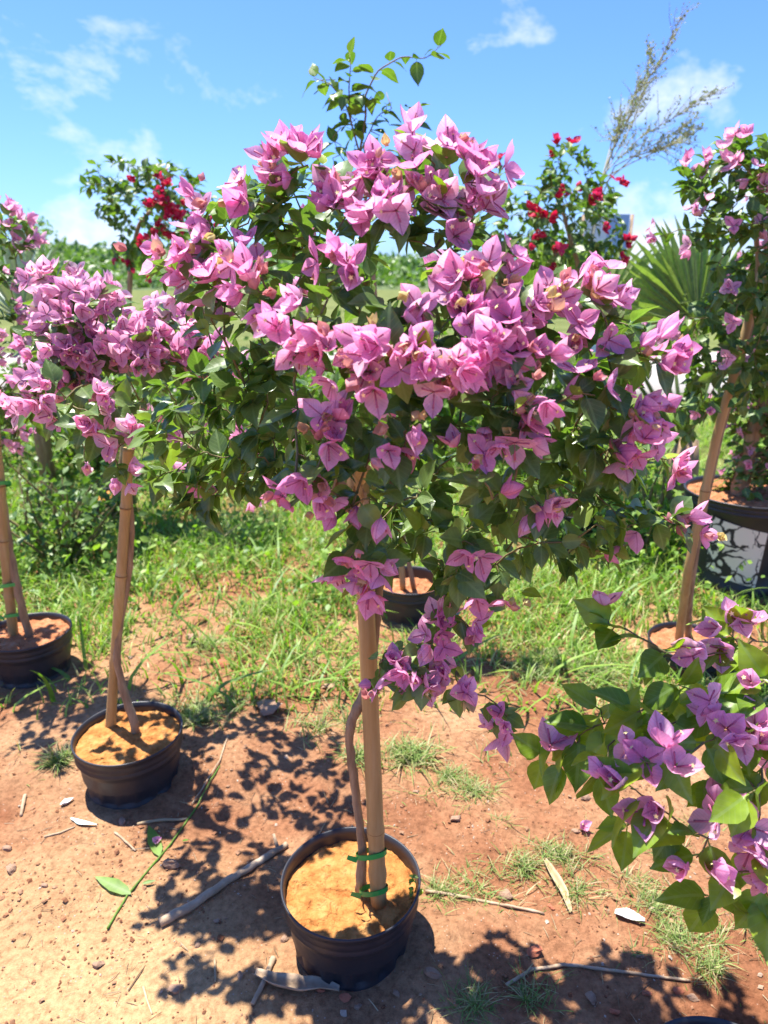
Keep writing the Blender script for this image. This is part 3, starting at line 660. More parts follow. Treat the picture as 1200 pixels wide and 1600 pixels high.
# low bougainvillea reaching in from the right, its pot just out of the picture
r = random.Random(31); base = Vector((0.92, 0.98, 0)); CR = Vector((0.82, 0.98, 0.78))
T = thing('potted_bougainvillea', 'low bougainvillea with large lime-green leaves and mauve flowers arching over the grass tufts', 'potted plant', base)
pot(T, base, base.x, base.y, 0.18, seg=64)
tpr = [Vector((0.92, 0.98, 0.14)), Vector((0.93, 0.97, 0.32)), Vector((0.90, 0.98, 0.52)), Vector((0.86, 0.98, 0.66)), Vector((0.80, 0.97, 0.78))]
trunk(T, base, tpr, [0.013, 0.012, 0.011, 0.009, 0.007])
tips = []; fl = []; leaves = []
for (px, py, n, Y) in [(1000, 1185, 2, .84), (1042, 1190, 2, .83), (985, 1232, 2, .82), (1022, 1252, 2, .82), (1122, 1290, 2, .80), (1088, 1340, 2, .79), (1140, 1380, 1, .79), (1150, 1130, 3, .90), (1182, 1160, 3, .88), (1192, 1062, 2, .93), (1112, 1085, 1, .93), (1182, 1300, 3, .82), (1195, 1368, 2, .80), (1090, 1025, 2, 1.0), (1150, 968, 2, 1.05), (1182, 1002, 3, 1.02), (1140, 1000, 2, 1.02), (945, 968, 1, 1.08), (862, 1158, 1, 1.0), (1235, 1200, 4, .9), (1260, 1060, 4, .98), (1290, 1300, 4, .86), (1320, 1150, 3, 1.0), (1250, 960, 3, 1.1), (1330, 1010, 4, 1.2)]:
    tips.append((atY(px, py, Y), n))
lt = [(1010, 1105, .95), (940, 1110, .98), (905, 1150, .98), (880, 1190, .96), (935, 1205, .9), (1100, 1160, .86), (1170, 1240, .80), (1110, 1400, .80), (980, 1290, .86), (1060, 1290, .82), (1040, 1020, 1.02), (960, 980, 1.08), (1180, 1080, .92), (1060, 1070, .96), (1150, 1020, 1.0), (1120, 1215, .86), (1200, 1400, .80), (850, 1180, 1.0), (1090, 1110, .95), (1190, 1200, .86), (1250, 1130, .95), (1280, 1240, .9), (1030, 1150, .92), (960, 1140, .96)]
sh = [atY(a, b, c) for a, b, c in lt]
brs = grow([tpr[4], tpr[3], tpr[2]], [t[0] for t in tips] + sh, r, arch=0.12, pen=0.3)
for b in brs: leaves += leaf_on(b, r, 0.072, CR, 0.040, 0.35, upb=0.7)
for p in sh:
    for q in range(2): leaves.append(frame(p, Vector((-0.35, -0.3, -0.3)) + rv3(r, 0.45), Vector((-0.15, -0.55, 1.0)) + rv3(r, 0.35), 0.082 * r.uniform(0.75, 1.15)))
for (p, n) in tips: fl += flowers_at(p, Vector((-0.3, -0.5, 0.55)), n, r, 0.043, 0.03)
branches(T, base, brs); put_leaves(T, base, leaves, 'leaf_lime', 300); put_flowers(T, base, fl, 'bract_pink', 80, 100)
# empty pot whose far rim shows
pb = atZ(1090, 1588, 0.165); T = thing('nursery_pot', 'black nursery pot of soil with nothing growing in it', 'pot', (pb.x, pb.y - 0.16, 0))
pot(T, (pb.x, pb.y - 0.16, 0), pb.x, pb.y - 0.16, 0.165, seg=96)

# tall thin plant behind the main crown
PT = [(480, 120), (690, 60), (680, 210), (760, 260), (640, 300), (480, 300)]
r = random.Random(41); pc = atZ(640, 905, 0.18); base = Vector((pc.x, pc.y, 0)); YT = pc.y
T = thing('potted_climber', 'tall gangly climber with no flowers, its arching shoots bare against the sky', 'potted plant', base)
pot(T, base, pc.x, pc.y, 0.18, seg=48, soil='soil_red', soil_drop=0.06)
stake(T, base, [pc + Vector((-0.03, 0, -0.05)), atY(617, 700, YT), atY(600, 520, YT)], 0.014)
tpt = [pc + Vector((0.02, 0, -0.05)), atY(606, 700, YT), atY(585, 450, YT), atY(570, 300, YT), atY(562, 240, YT)]
trunk(T, base, tpt, [0.013, 0.011, 0.009, 0.007, 0.006])
paths = [[(562, 240), (548, 190), (545, 140), (548, 100), (545, 75)], [(562, 240), (572, 180), (570, 150), (590, 110), (628, 88), (665, 92), (690, 70)], [(562, 240), (540, 160), (515, 130), (490, 122)], [(566, 270), (620, 265), (640, 200), (648, 165)], [(570, 300), (530, 240), (520, 215)], [(562, 260), (600, 240), (650, 250), (690, 250)], [(562, 240), (590, 180), (612, 170)], [(560, 300), (500, 280), (470, 250)]]
brs = []; leaves = []
for q in paths:
    P = [atY(x, y, YT + (r.uniform(-0.05, 0.05) if i_ else 0)) for i_, (x, y) in enumerate(q)]; pts = []
    for i in range(len(P) - 1):
        for k in range(5): pts.append(P[i].lerp(P[i + 1], k / 5))
    pts.append(P[-1])
    pts = [pts[0]] + [(pts[i - 1] + pts[i] * 2 + pts[i + 1]) / 4 for i in range(1, len(pts) - 1)] + [pts[-1]]
    brs.append(pts); leaves += leaf_on(pts, r, 0.082, P[0], 0.026, 0.12, droop=0.5)
for k in range(26):
    p = atY(r.uniform(515, 610), r.uniform(125, 290), YT + r.uniform(-0.1, 0.1)); leaves.append(frame(p, rv3(r) + Vector((0, 0, -.4)), Vector((0, 0, 1)) + rv3(r, .5), 0.065 * r.uniform(.7, 1.1)))
    brs.append([min((b for bb in brs[:8] for b in bb), key=lambda z: (z - p).length), p + Vector((0, 0, 0.002)), p])
branches(T, base, brs, 0.0015, 0.006); put_leaves(T, base, leaves, 'leaf_mid', 160)

# red bougainvilleas behind
PRL = [(125, 270), (150, 240), (240, 245), (340, 285), (350, 340), (300, 400), (240, 430), (200, 430), (165, 360)]
standard('potted_bougainvillea', 'crimson bougainvillea rising behind the pale pink one, before the green hill', 172, 772, None, [(185, 772), (200, 600), (203, 440), (215, 360), (235, 330)],
    atY(240, 330, 4.5), Vector((0.42, 0.36, 0.38)), PRL, [(250, 305, 5), (262, 320, 5), (240, 318, 5), (272, 335, 4), (255, 345, 4), (240, 360, 3), (222, 380, 3), (265, 362, 4), (200, 402, 4), (245, 283, 2), (275, 300, 2), (212, 290, 1), (310, 330, 2), (175, 400, 1), (325, 345, 2), (258, 295, 4)], 150, 'leaf_mid', 'bract_red', 0.064, 0.042, 51, 4.5, 4.6, srad=0.022, nleaf=300, nfull=0, nfl=80, nback=6, lo=True, spacing=0.035)
PRR = [(700, 260), (770, 250), (830, 300), (870, 225), (920, 225), (945, 290), (975, 320), (975, 400), (900, 430), (790, 430), (730, 400)]
standard('potted_bougainvillea', 'airy crimson bougainvillea beside the fan palm, a painted banner behind it', 895, 795, None, [(905, 795), (912, 560), (905, 430), (890, 370), (880, 330)],
    atY(860, 340, 4.2), Vector((0.48, 0.36, 0.45)), PRR, [(842, 330, 5), (848, 338, 3), (775, 372, 4), (760, 300, 2), (770, 382, 3), (870, 300, 2), (918, 318, 3), (930, 310, 3), (960, 292, 4), (938, 355, 2), (975, 375, 4), (970, 388, 3), (845, 360, 2), (870, 390, 2), (865, 405, 2), (868, 228, 2), (890, 230, 2), (780, 252, 2), (820, 388, 1), (745, 260, 2), (860, 262, 1)], 190, 'leaf_mid', 'bract_red', 0.064, 0.042, 52, 4.2, 4.25, srad=0.02, nleaf=300, nfull=0, nfl=80, nback=6, lo=True, spacing=0.034)
# pink columns on the right
PCA = [(1060, 270), (1120, 215), (1165, 210), (1180, 280), (1150, 420), (1160, 560), (1100, 640), (1080, 560), (1100, 450), (1060, 380), (1030, 380), (1000, 530), (1040, 500), (1080, 450)]
standard('potted_bougainvillea', 'bougainvillea on a long leaning bamboo pole, its pot hidden in grass below the labelled pot', 1078, 1000,
    [(1060, 1005), (1075, 890), (1120, 680), (1190, 430), (1215, 340)], [(1075, 1000), (1083, 890), (1125, 680), (1170, 520), (1185, 440), (1180, 360)],
    atY(1140, 430, 2.55), Vector((0.30, 0.25, 0.62)), [(1060, 250), (1150, 205), (1260, 230), (1260, 560), (1160, 640), (1040, 720), (1060, 600), (1000, 560), (1010, 500), (1090, 520), (1100, 400)], [(1150, 222, 4), (1080, 270, 3), (1100, 265, 3), (1125, 255, 3), (1150, 262, 3), (1185, 310, 3), (1090, 330, 2), (1105, 340, 2), (1175, 275, 3), (1030, 370, 3), (1085, 380, 2), (1140, 360, 2), (1190, 350, 3), (1020, 510, 3), (1050, 520, 3), (1070, 500, 1), (1130, 460, 2), (1150, 490, 1), (1130, 560, 2), (1105, 640, 2), (1200, 510, 2), (1195, 385, 2)], 250, 'leaf_mid', 'bract_pale', 0.060, 0.036, 61, 2.5, 2.55, srad=0.0165, nleaf=300, nfull=0, nfl=80, lo=True, nback=10, rim=0.10, pen=0.1, soil='soil_red')
# big labelled pot with its twiggy column
pcb = Vector((1.80, 3.38, 0)); base = pcb.copy(); r = random.Random(71)
T = thing('potted_bougainvillea', 'twiggy bougainvillea column growing in a large black pot with a peeling white label', 'potted plant', base)
rim = 0.49; pot(T, base, base.x, base.y, rim, r=0.29, h=0.49, seg=64, soil='soil_red')
lv = []; lf = []
ac = math.atan2(-base.y, -base.x) ; rl = 0.27 * 0.925
for j in range(9):
    for i in range(13):
        a = ac - 0.50 + 0.95 * i / 12; z = 0.12 + 0.29 * j / 8 - 0.05 * (i / 12); q = 0.29 * (0.80 + 0.165 * z / 0.49) + 0.004
        lv.append((math.cos(a) * q, math.sin(a) * q, z))
def label_mat():
    m, t, out = mat('peeling_label'); tc = N(t, 'ShaderNodeTexCoord')
    n = N(t, 'ShaderNodeTexNoise', inp={'Scale': 9.0, 'Detail': 4.0}); L(t, tc.outputs['Object'], n.inputs['Vector'])
    ad = N(t, 'ShaderNodeVectorMath', operation='ADD'); L(t, tc.outputs['Object'], ad.inputs[0]); sc = N(t, 'ShaderNodeVectorMath', operation='SCALE', inp={'Scale': 0.12}); L(t, n.outputs['Color'], sc.inputs[0]); L(t, sc.outputs[0], ad.inputs[1])
    v = N(t, 'ShaderNodeTexVoronoi', feature='DISTANCE_TO_EDGE', inp={'Scale': 15.0}); L(t, ad.outputs[0], v.inputs['Vector'])
    th = math_(t, 'SUBTRACT', v.outputs[0], math_(t, 'MULTIPLY', math_(t, 'SUBTRACT', n.outputs[0], 0.40), 0.45))
    c = ramp(t, th, [(0.0, (0.02, 0.02, 0.024)), (0.03, (0.72, 0.68, 0.56))])
    p = N(t, 'ShaderNodeBsdfPrincipled', inp={'Roughness': 0.6}); L(t, c.outputs[0], p.inputs['Base Color']); L(t, p.outputs[0], out.inputs[0]); return m
obj('peeling_label', mesh('label', lv, [[j * 13 + i, j * 13 + i + 1, (j + 1) * 13 + i + 1, (j + 1) * 13 + i] for j in range(8) for i in range(12)], label_mat()), T)
YB = base.y; tb = [Vector((base.x - 0.04, YB, 0.36)), Vector((base.x - 0.02, YB, 0.7)), Vector((base.x + 0.02, YB, 1.1)), Vector((base.x + 0.05, YB, 1.5)), Vector((base.x + 0.06, YB, 1.8))]
trunk(T, base, tb, [0.045, 0.035, 0.03, 0.02, 0.012])
leaves = []; fl = []; tips = []
for k in range(440):
    z = r.uniform(0.45, 1.95) ; a = r.uniform(0, 6.28); q = r.uniform(0.06, 0.30) * (0.55 if z < 0.9 else 1.0); tips.append(Vector((base.x + math.cos(a) * q + 0.03 * z, YB + math.sin(a) * q, z)))
seeds = [tb[0].lerp(tb[-1], q / 14) for q in range(15)]
brs = []
for tq in tips:
    b = min(seeds, key=lambda z: (z - tq).length + (0.1 if z.z > tq.z else 0)); b = Vector((b.x, b.y, b.z)); mid = (b + tq) / 2 + Vector((0, 0, -0.03)) + rv3(r, 0.02); pts = [b * (1 - t) ** 2 + mid * 2 * t * (1 - t) + tq * t * t for t in (0, .25, .5, .75, 1)]
    brs.append(pts)
    leaves += leaf_on(pts, r, 0.062, Vector((base.x, YB, tq.z)), 0.026, 0.4)
    if r.random() < 0.22: fl += flowers_at(tq, (tq - Vector((base.x, YB, tq.z))).normalized(), 2, r, 0.032)
branches(T, base, brs, 0.0025, 0.008, m='bark'); put_leaves(T, base, leaves, 'leaf_mid', 300, lo=True); put_flowers(T, base, fl, 'bract_pale', 0, 120, lo=True)

# ------------------------------------------------------------------ fan palm
r = random.Random(81); base = Vector((1.95, 4.5, 0)); T = thing('fan_palm', 'young fan palm with pleated pale green fronds beside the leaning bamboo pole', 'palm', base)
M['palm'] = foliage('palm', [(0.0, (0.20, 0.28, 0.09)), (0.5, (0.29, 0.37, 0.14)), (1.0, (0.40, 0.46, 0.21))], rough=0.45, trans=0.58, vein=0)
mb = MB(); mb.tube([base + Vector((0, 0, -0.05)), base + Vector((0, 0, 0.35)), base + Vector((0.02, 0, 0.5))], [0.11, 0.10, 0.06], 10); mb.build('trunk', [M['bark']], T, base)
lfm = mesh('leaflet', [(-0.012, 0, 0.0), (0, 0, -0.014), (0.012, 0, 0), (-0.052, 0.58, 0.0), (0, 0.58, -0.035), (0.052, 0.58, 0.0), (-0.026, 0.82, -0.01), (0, 0.82, -0.03), (0.026, 0.82, -0.01), (0, 1.0, -0.05)],
    [[0, 1, 4, 3], [1, 2, 5, 4], [3, 4, 7, 6], [4, 5, 8, 7], [6, 7, 9], [7, 8, 9]], M['palm'], smooth=False, uv=[(0.3, 0.3)] * 10)
for (hub, updir, nrm, ln, span) in [(atY(1090, 508, 4.3), Vector((-0.28, 0.25, 1)), Vector((0.15, -0.8, 0.6)), 0.66, 100), (atY(925, 500, 4.6), Vector((0.5, 0.1, 0.55)), Vector((-0.35, -0.6, 0.9)), 0.62, 115), (atY(1010, 530, 4.7), Vector((-0.55, 0, 0.7)), Vector((-0.1, -0.5, 1.0)), 0.6, 110), (base + Vector((0.35, 0.3, 1.2)), Vector((0.7, 0.4, 0.6)), Vector((-0.3, -0.5, 0.9)), 0.6, 105), (base + Vector((-0.05, 0.5, 1.2)), Vector((-0.1, 0.8, 0.7)), Vector((0, -0.5, 0.9)), 0.6, 105), (atY(870, 470, 4.9), Vector((-0.2, -0.1, 0.9)), Vector((0.1, -0.8, 0.6)), 0.5, 95)]:
    mb = MB(); a0 = base + Vector((0, 0, 0.42)); mid = (a0 + hub) / 2 + Vector((0, 0, 0.1)); mb.tube([a0, mid, hub], [0.016, 0.011, 0.009], 6); fr = mb.build('frond', [M['palm']], T, base)
    d = updir.normalized(); nn = (nrm - d * nrm.dot(d)).normalized(); x = d.cross(nn); K = 34
    for i in range(K):
        a = R(-span + 2 * span * i / (K - 1)); dd = d * math.cos(a) + x * math.sin(a) + nn * 0.10 * abs(math.sin(a)) + rv3(r, 0.012); l2 = ln * (1.0 - 0.28 * (abs(a) / R(span)) ** 2) * r.uniform(0.95, 1.04)
        obj('leaflet', lfm, fr, M=Matrix.Translation(-base) @ frame(hub, dd, nn + rv3(r, 0.08), l2))
# agave-like rosettes
M['agave'] = foliage('agave', [(0.0, (0.17, 0.24, 0.17)), (1.0, (0.30, 0.38, 0.30))], rough=0.55, trans=0.1, vein=0)
swm = mesh('sword_leaf', [(-0.03, 0, 0.012), (0, 0, 0), (0.03, 0, 0.012), (-0.04, 0.4, 0.016), (0, 0.4, 0), (0.04, 0.4, 0.016), (-0.028, 0.75, 0.0), (0, 0.75, -0.015), (0.028, 0.75, 0.0), (0, 1, -0.05)],
    [[0, 1, 4, 3], [1, 2, 5, 4], [3, 4, 7, 6], [4, 5, 8, 7], [6, 7, 9], [7, 8, 9]], M['agave'], smooth=False, uv=[(0.3, 0.3)] * 10)
def rosette(px, py, Y, ln, n, label, h=0.25, seed=1, mm=None):
    r = random.Random(seed); top = atY(px, py, Y); b = Vector((top.x, Y, 0)); T = thing('sword_leaf_plant', label, 'plant', b)
    mb = MB(); mb.tube([b + Vector((0, 0, -0.05)), b + Vector((0, 0, top.z * 0.5)), top], [0.06, 0.055, 0.05], 8); mb.build('stem', [M['bark']], T, b)
    for i in range(n):
        a = i * 2.4; o = 0.12 + 1.15 * (i / n) ** 0.8; d = Vector((math.cos(a) * math.sin(o), math.sin(a) * math.sin(o), math.cos(o))); obj('sword_leaf', mm or swm, T, M=Matrix.Translation(-b) @ frame(top, d, Vector((0, 0, 1)) - d * 0.2 + rv3(r, .1), ln * r.uniform(0.85, 1.1)))
rosette(38, 505, 5.0, 0.62, 34, 'grey-green sword-leaved plant between the left bougainvilleas and the hill', seed=3)
rosette(825, 480, 5.4, 0.50, 30, 'sword-leaved rosette at the foot of the airy crimson bougainvillea', seed=4)
# yellow canna
r = random.Random(91); b = Vector((atY(142, 470, 4.2).x, 4.2, 0)); T = thing('canna_lily', 'yellow flowering canna with broad green leaves behind pale pink blossom', 'plant', b)
mb = MB(); tpz = atY(142, 470, 4.2); mb.tube([b + Vector((0, 0, -.03)), b + Vector((0, 0, 0.7)), tpz], [0.014, 0.012, 0.007], 6); mb.build('stem', [M['weed']], T, b)
M['yellow'] = foliage('yellow', [(0, (0.75, 0.48, 0.02)), (1, (0.82, 0.62, 0.06))], rough=0.6, trans=0.3, tint=(1, .9, .3), vein=0)
for k in range(6): obj('petal', shp_mesh('petal', bract_shapes[k], M['yellow']), T, M=Matrix.Translation(-b) @ frame(tpz, Vector((math.cos(k), math.sin(k), 1.3)), Vector((-math.cos(k), -math.sin(k), .5)), 0.075))
M['broad'] = foliage('broad', [(0, (0.13, 0.22, 0.04)), (1, (0.24, 0.34, 0.07))], rough=0.4, trans=0.4, vein=0.3)
bl = [shp_mesh('broad_leaf', blade_shape([(0, .02), (.2, .13), (.5, .17), (.8, .10), (1, 0)], COLS5, 0.25, 0.3, 0.01, k), M['broad']) for k in range(2)]
for k in range(9): obj('broad_leaf', bl[k % 2], T, M=Matrix.Translation(-b) @ frame(b + Vector((0, 0, 0.35 + 0.1 * k)), Vector((math.cos(k * 2.4) * .7 + 0.3, math.sin(k * 2.4) * .7, 0.55)), Vector((-math.cos(k * 2.4) * .5, -math.sin(k * 2.4) * .5, 1)), 0.5))
# feathery tall shrub
r = random.Random(101); YW = 5.2; bw = atY(915, 500, YW); b = Vector((bw.x, YW, 0)); T = thing('feathery_shrub', 'tall wispy grey-green shrub fanning to the right against blue sky', 'shrub', b)
M['wisp'] = foliage('wisp', [(0, (0.17, 0.20, 0.09)), (1, (0.34, 0.36, 0.19))], rough=0.6, trans=0.3, vein=0)
M['wisp_twig'] = simple('wisp_twig', [(0.3, (0.26, 0.25, 0.14)), (0.7, (0.40, 0.38, 0.24))], scale=20)
forks = [[(918, 420), (945, 265), (985, 160), (1030, 100), (1062, 30)], [(918, 420), (945, 270), (1000, 215), (1060, 180), (1110, 145)], [(918, 400), (940, 280), (990, 190), (1012, 120), (1016, 80)], [(930, 330), (960, 260), (1030, 222), (1085, 185)], [(930, 330), (955, 240), (985, 180), (1000, 130)], [(930, 300), (990, 245), (1050, 225), (1080, 200)], [(935, 300), (955, 225), (965, 205), (970, 190)], [(940, 280), (985, 255), (1030, 235), (1070, 215)]]
mb = MB(); mb.tube([b + Vector((0, 0, -.05)), b + Vector((0, 0, 0.8)), atY(918, 410, YW)], [0.035, 0.03, 0.02], 7); lm = []
tw = []
for q in forks:
    P = [atY(x, y, YW + r.uniform(-.2, .2)) for x, y in q]; pts = []
    for i in range(len(P) - 1):
        for k in range(6): pts.append(P[i].lerp(P[i + 1], k / 6))
    pts.append(P[-1]); mb.tube(pts, [0.0055 - 0.0042 * i / len(pts) for i in range(len(pts))], 5)
    for i in range(8, len(pts)):
        for k in range(3):
            e = pts[i] + ((pts[i] - pts[i - 4]).normalized() + rv3(r, 0.45)).normalized() * r.uniform(0.08, 0.32) * (1.1 - 0.6 * i / len(pts)); mb.tube([pts[i], (pts[i] + e) / 2 + rv3(r, .008), e], [0.0028, 0.002, 0.0012], 3, cap=False)
            for z in range(5): lm.append(frame(pts[i].lerp(e, r.uniform(.15, 1)) + rv3(r, .005), rv3(r), rv3(r), r.uniform(0.012, 0.024)))
mb.build('branches', [M['wisp_twig']], T, b)
V, F, U, RN, MI = merge(leaf_lo, [Matrix.Translation(-b) @ m_ for m_ in lm], [r.randrange(2) for _ in lm], [r.random() for _ in lm])
stuff(obj('foliage', mesh('foliage', V, F, M['wisp'], uv=U, rnd=RN), T))
# painted banner on its frame, beyond the road edge
Yb = 8.5; b = atY(935, 500, Yb); b.z = 0; T = thing('banner_stand', 'tall narrow banner in pale blue, blue and pink behind the airy crimson bougainvillea', 'banner', b)
def boxm(mb, c, s, m=0):
    x, y, z = c; a, d, e = s[0] / 2, s[1] / 2, s[2] / 2
    v = [(x + i * a, y + j * d, z + k * e) for i in (-1, 1) for j in (-1, 1) for k in (-1, 1)]
    mb.add(v, [[0, 1, 3, 2], [4, 6, 7, 5], [0, 4, 5, 1], [2, 3, 7, 6], [0, 2, 6, 4], [1, 5, 7, 3]], m)
topz = atY(935, 335, Yb).z
M['b_pale'] = simple('b_pale', [(0.3, (0.55, 0.66, 0.72)), (0.7, (0.68, 0.76, 0.80))], scale=3, rough=0.6, bump=0.05)
M['b_blue'] = simple('b_blue', [(0.3, (0.22, 0.40, 0.66)), (0.7, (0.30, 0.48, 0.72))], scale=3, rough=0.6, bump=0.05)
M['b_pink'] = simple('b_pink', [(0.3, (0.66, 0.36, 0.36)), (0.7, (0.76, 0.48, 0.46))], scale=3, rough=0.6, bump=0.05)
hw = 0.2
for (dx, wd, segs) in [(-0.13, 0.26, [('b_pale', 0, 1)]), (0.12, 0.24, [('b_blue', 0, .22), ('b_pink', .22, .40), ('b_blue', .40, .62), ('b_pink', .62, .72), ('b_blue', .72, 1.0)])]:
    for (mk, t0, t1) in segs:
        mb = MB(); z0 = 0.5 + (topz - 0.5) * t0; z1 = 0.5 + (topz - 0.5) * t1; boxm(mb, (b.x + dx, b.y, (z0 + z1) / 2), (wd, 0.03, z1 - z0)); mb.build('panel', [M[mk]], T, b, smooth=False)
for s in (-1, 1):
    mb = MB(); mb.tube([b + Vector((s * 0.27, 0.0, -0.05)), b + Vector((s * 0.27, 0.0, topz))], 0.02, 8); mb.build('post', [M['wood']], T, b)
# far spreading tree on the horizon
def far_tree(px, py, Y, wd, ht, label, n=900, seed=1, flat=0.45):
    r = random.Random(seed); c = atY(px, py, Y); b = Vector((c.x, Y, 0)); T = thing('spreading_tree', label, 'tree', b); mb = MB()
    mb.tube([b + Vector((0, 0, -.3)), Vector((c.x, Y, c.z * 0.6)), c], [wd * .05, wd * .04, wd * .02], 7)
    lm = []
    lobes = [(rv3(r, .33), r.uniform(.25, .45)) for _ in range(14)]
    for (o_, s_) in lobes:
        cc = c + Vector((o_.x * wd, o_.y * wd, o_.z * ht * .8)); mb.tube([Vector((c.x, Y, c.z * 0.7)), (c + cc) / 2, cc], [wd * .02, wd * .014, wd * .006], 5)
        for k in range(n // 14):
            q = rv3(r, .5); lm.append(frame(cc + Vector((q.x * wd * s_ * .6, q.y * wd * s_ * .6, q.z * ht * s_ * .4)), rv3(r), Vector((0, 0, 1)) + rv3(r, .5), wd * r.uniform(.05, .10)))
    mb.build('trunk', [M['bark']], T, b)
    V, F, U, RN, MI = merge(leaf_lo, [Matrix.Translation(-b) @ m_ for m_ in lm], [r.randrange(2) for _ in lm], [r.random() for _ in lm]); stuff(obj('crown', mesh('crown', V, F, M['weed'], uv=U, rnd=RN), T))
far_tree(42, 352, 46, 2.6, 2.2, 'flat-topped tree alone on the skyline of the hill', seed=7)
lm = []; r = random.Random(77)
for k in range(2600):
    x = r.uniform(-150, 30); y = r.uniform(85, 190); z = hill_h(x, y); h = r.uniform(.5, 1.5)
    if z < 0: continue
    for q in range(12): lm.append(frame(Vector((x, y, z + h * .3)) + Vector((r.gauss(0, h * .7), r.gauss(0, h * .7), abs(r.gauss(0, h * .5)))), rv3(r), Vector((0, 0, 1)) + rv3(r, .6), h * r.uniform(.6, 1.2)))
V, F, U, RN, MI = merge(leaf_lo, lm, [r.randrange(2) for _ in lm], [r.random() for _ in lm]); stuff(tag(obj('hillside_scrub', mesh('hillside_scrub', V, F, M['leaf_mid'], uv=U, rnd=RN)), 'far green scrub covering the low hill', 'scrub'))
# shrubs filling the middle distance
def bush(x, y, wd, ht, label, n, lk, seed, ls=0.07, group='green bushes behind the potted plants'):
    r = random.Random(seed); b = Vector((x, y, 0)); T = thing('green_bush', label, 'bush', b, group); mb = MB(); lm = []
    for k in range(26):
        a = r.uniform(0, 6.28); q = r.random() ** .5; tpz = b + Vector((math.cos(a) * q * wd * .5, math.sin(a) * q * wd * .5, ht * (1 - .55 * q * q) * r.uniform(.55, 1.05)))
        md = (b + tpz) / 2 + rv3(r, .05); pts = [b + Vector((0, 0, -.03)), md, tpz]; mb.tube(pts, [.012, .008, .003], 4, cap=False)
        for z in range(n // 26):
            t = r.uniform(.3, 1); p = pts[0] * (1 - t) ** 2 + md * 2 * t * (1 - t) + tpz * t * t + rv3(r, .055); lm.append(frame(p, rv3(r) + Vector((0, 0, -.2)), Vector((0, 0, 1)) + rv3(r, .5), ls * r.uniform(.6, 1.2)))
    mb.build('stems', [M['twig']], T, b)
    V, F, U, RN, MI = merge(leaf_lo, [Matrix.Translation(-b) @ m_ for m_ in lm], [r.randrange(2) for _ in lm], [r.random() for _ in lm]); stuff(obj('foliage', mesh('foliage', V, F, M[lk], uv=U, rnd=RN), T))
LB = 'loose leafy bush in the green thicket between the road and the pots'
for i, (x, y, wd, ht, lk) in enumerate([(-3.4, 5.6, 1.6, 1.45, 'leaf_mid'), (-2.3, 5.4, 1.2, 1.25, 'weed'), (-1.3, 5.8, 1.5, 1.45, 'weed'), (-0.5, 5.2, 1.3, 1.3, 'leaf_mid'), (0.4, 5.9, 1.4, 1.3, 'weed'), (1.1, 5.6, 1.0, 1.1, 'leaf_mid'), (3.4, 5.2, 1.5, 1.3, 'weed'), (-4.8, 6.5, 2.0, 1.5, 'weed'), (-3.0, 8.0, 2.4, 1.5, 'weed'), (-1.0, 8.4, 2.4, 1.4, 'leaf_mid'), (4.6, 6.2, 2.0, 1.6, 'leaf_mid'), (0.9, 8.2, 2.2, 1.3, 'weed'), (-1.9, 7.0, 1.8, 1.4, 'weed'), (-0.1, 7.0, 1.8, 1.25, 'weed')]):
    bush(x, y, wd, ht, LB, 900, lk, 200 + i, .085)
bush(1.45, 3.75, 0.75, 0.62, 'low lime-green leafy weed bush growing against the big labelled pot', 700, 'weed', 231, .05, None)
bush(1.25, 4.15, 0.8, 0.7, 'bright leafy weed bush beside the pot of the airy crimson bougainvillea', 700, 'weed', 233, .05, None)
bush(-1.75, 3.6, 0.9, 0.85, 'dark low bush behind the pot of dark red soil', 700, 'leaf_mid', 232, .055, None)

# ------------------------------------------------------------------ grass
def blades(name, pos, hts, wid, mk, bend=(0.2, 0.9), seed=1, segs=3):
    g = np.random.RandomState(seed); n = len(pos); pos = np.asarray(pos); a = g.uniform(0, 2 * np.pi, n); dr = np.stack([np.cos(a), np.sin(a)], 1); sd = np.stack([-np.sin(a + g.normal(0, .5, n)), np.cos(a)], 1)
    bd = g.uniform(*bend, n); V = np.zeros((n, 2 * segs + 1, 3)); 
    for k in range(segs + 1):
        t = k / segs; z = hts * (t - 0.35 * bd * t * t); off = hts * bd * t ** 1.8
        c = np.stack([pos[:, 0] + dr[:, 0] * off, pos[:, 1] + dr[:, 1] * off, pos[:, 2] + z - 0.01], 1)
        if k < segs:
            ww = (wid * (1 - 0.75 * t ** 1.5))[:, None] * 0.5
            V[:, 2 * k, :] = c; V[:, 2 * k + 1, :] = c; V[:, 2 * k, :2] -= sd * ww; V[:, 2 * k + 1, :2] += sd * ww
        else: V[:, 2 * k, :] = c
    nv = 2 * segs + 1; F = []
    base = [[2 * k, 2 * k + 1, 2 * k + 3, 2 * k + 2] for k in range(segs - 1)] + [[2 * segs - 2, 2 * segs - 1, 2 * segs]]
    for i in range(n):
        o_ = i * nv; F += [[q + o_ for q in f] for f in base]
    return mesh(name, V.reshape(-1, 3), F, M[mk], uv=np.full((n * nv, 2), 0.3), rnd=np.repeat(g.random_sample(n), segs))
def near_pot(x, y): return any((x - a) ** 2 + (y - c) ** 2 < q for a, c, q in POTS)
POTS = [(atZ(548, 1372, .18).x, atZ(548, 1372, .18).y, .034), (atZ(200, 1142, .18).x, atZ(200, 1142, .18).y, .034), (atZ(42, 985, .18).x, atZ(42, 985, .18).y, .034), (atZ(1078, 1000, .1).x, atZ(1078, 1000, .1).y, .03), (1.80, 3.38, .09), (atZ(640, 905, .18).x, atZ(640, 905, .18).y, .03), (pb.x, pb.y - .16, .03)]
r = random.Random(5); pos = []; ht = []; wd = []
n = 0
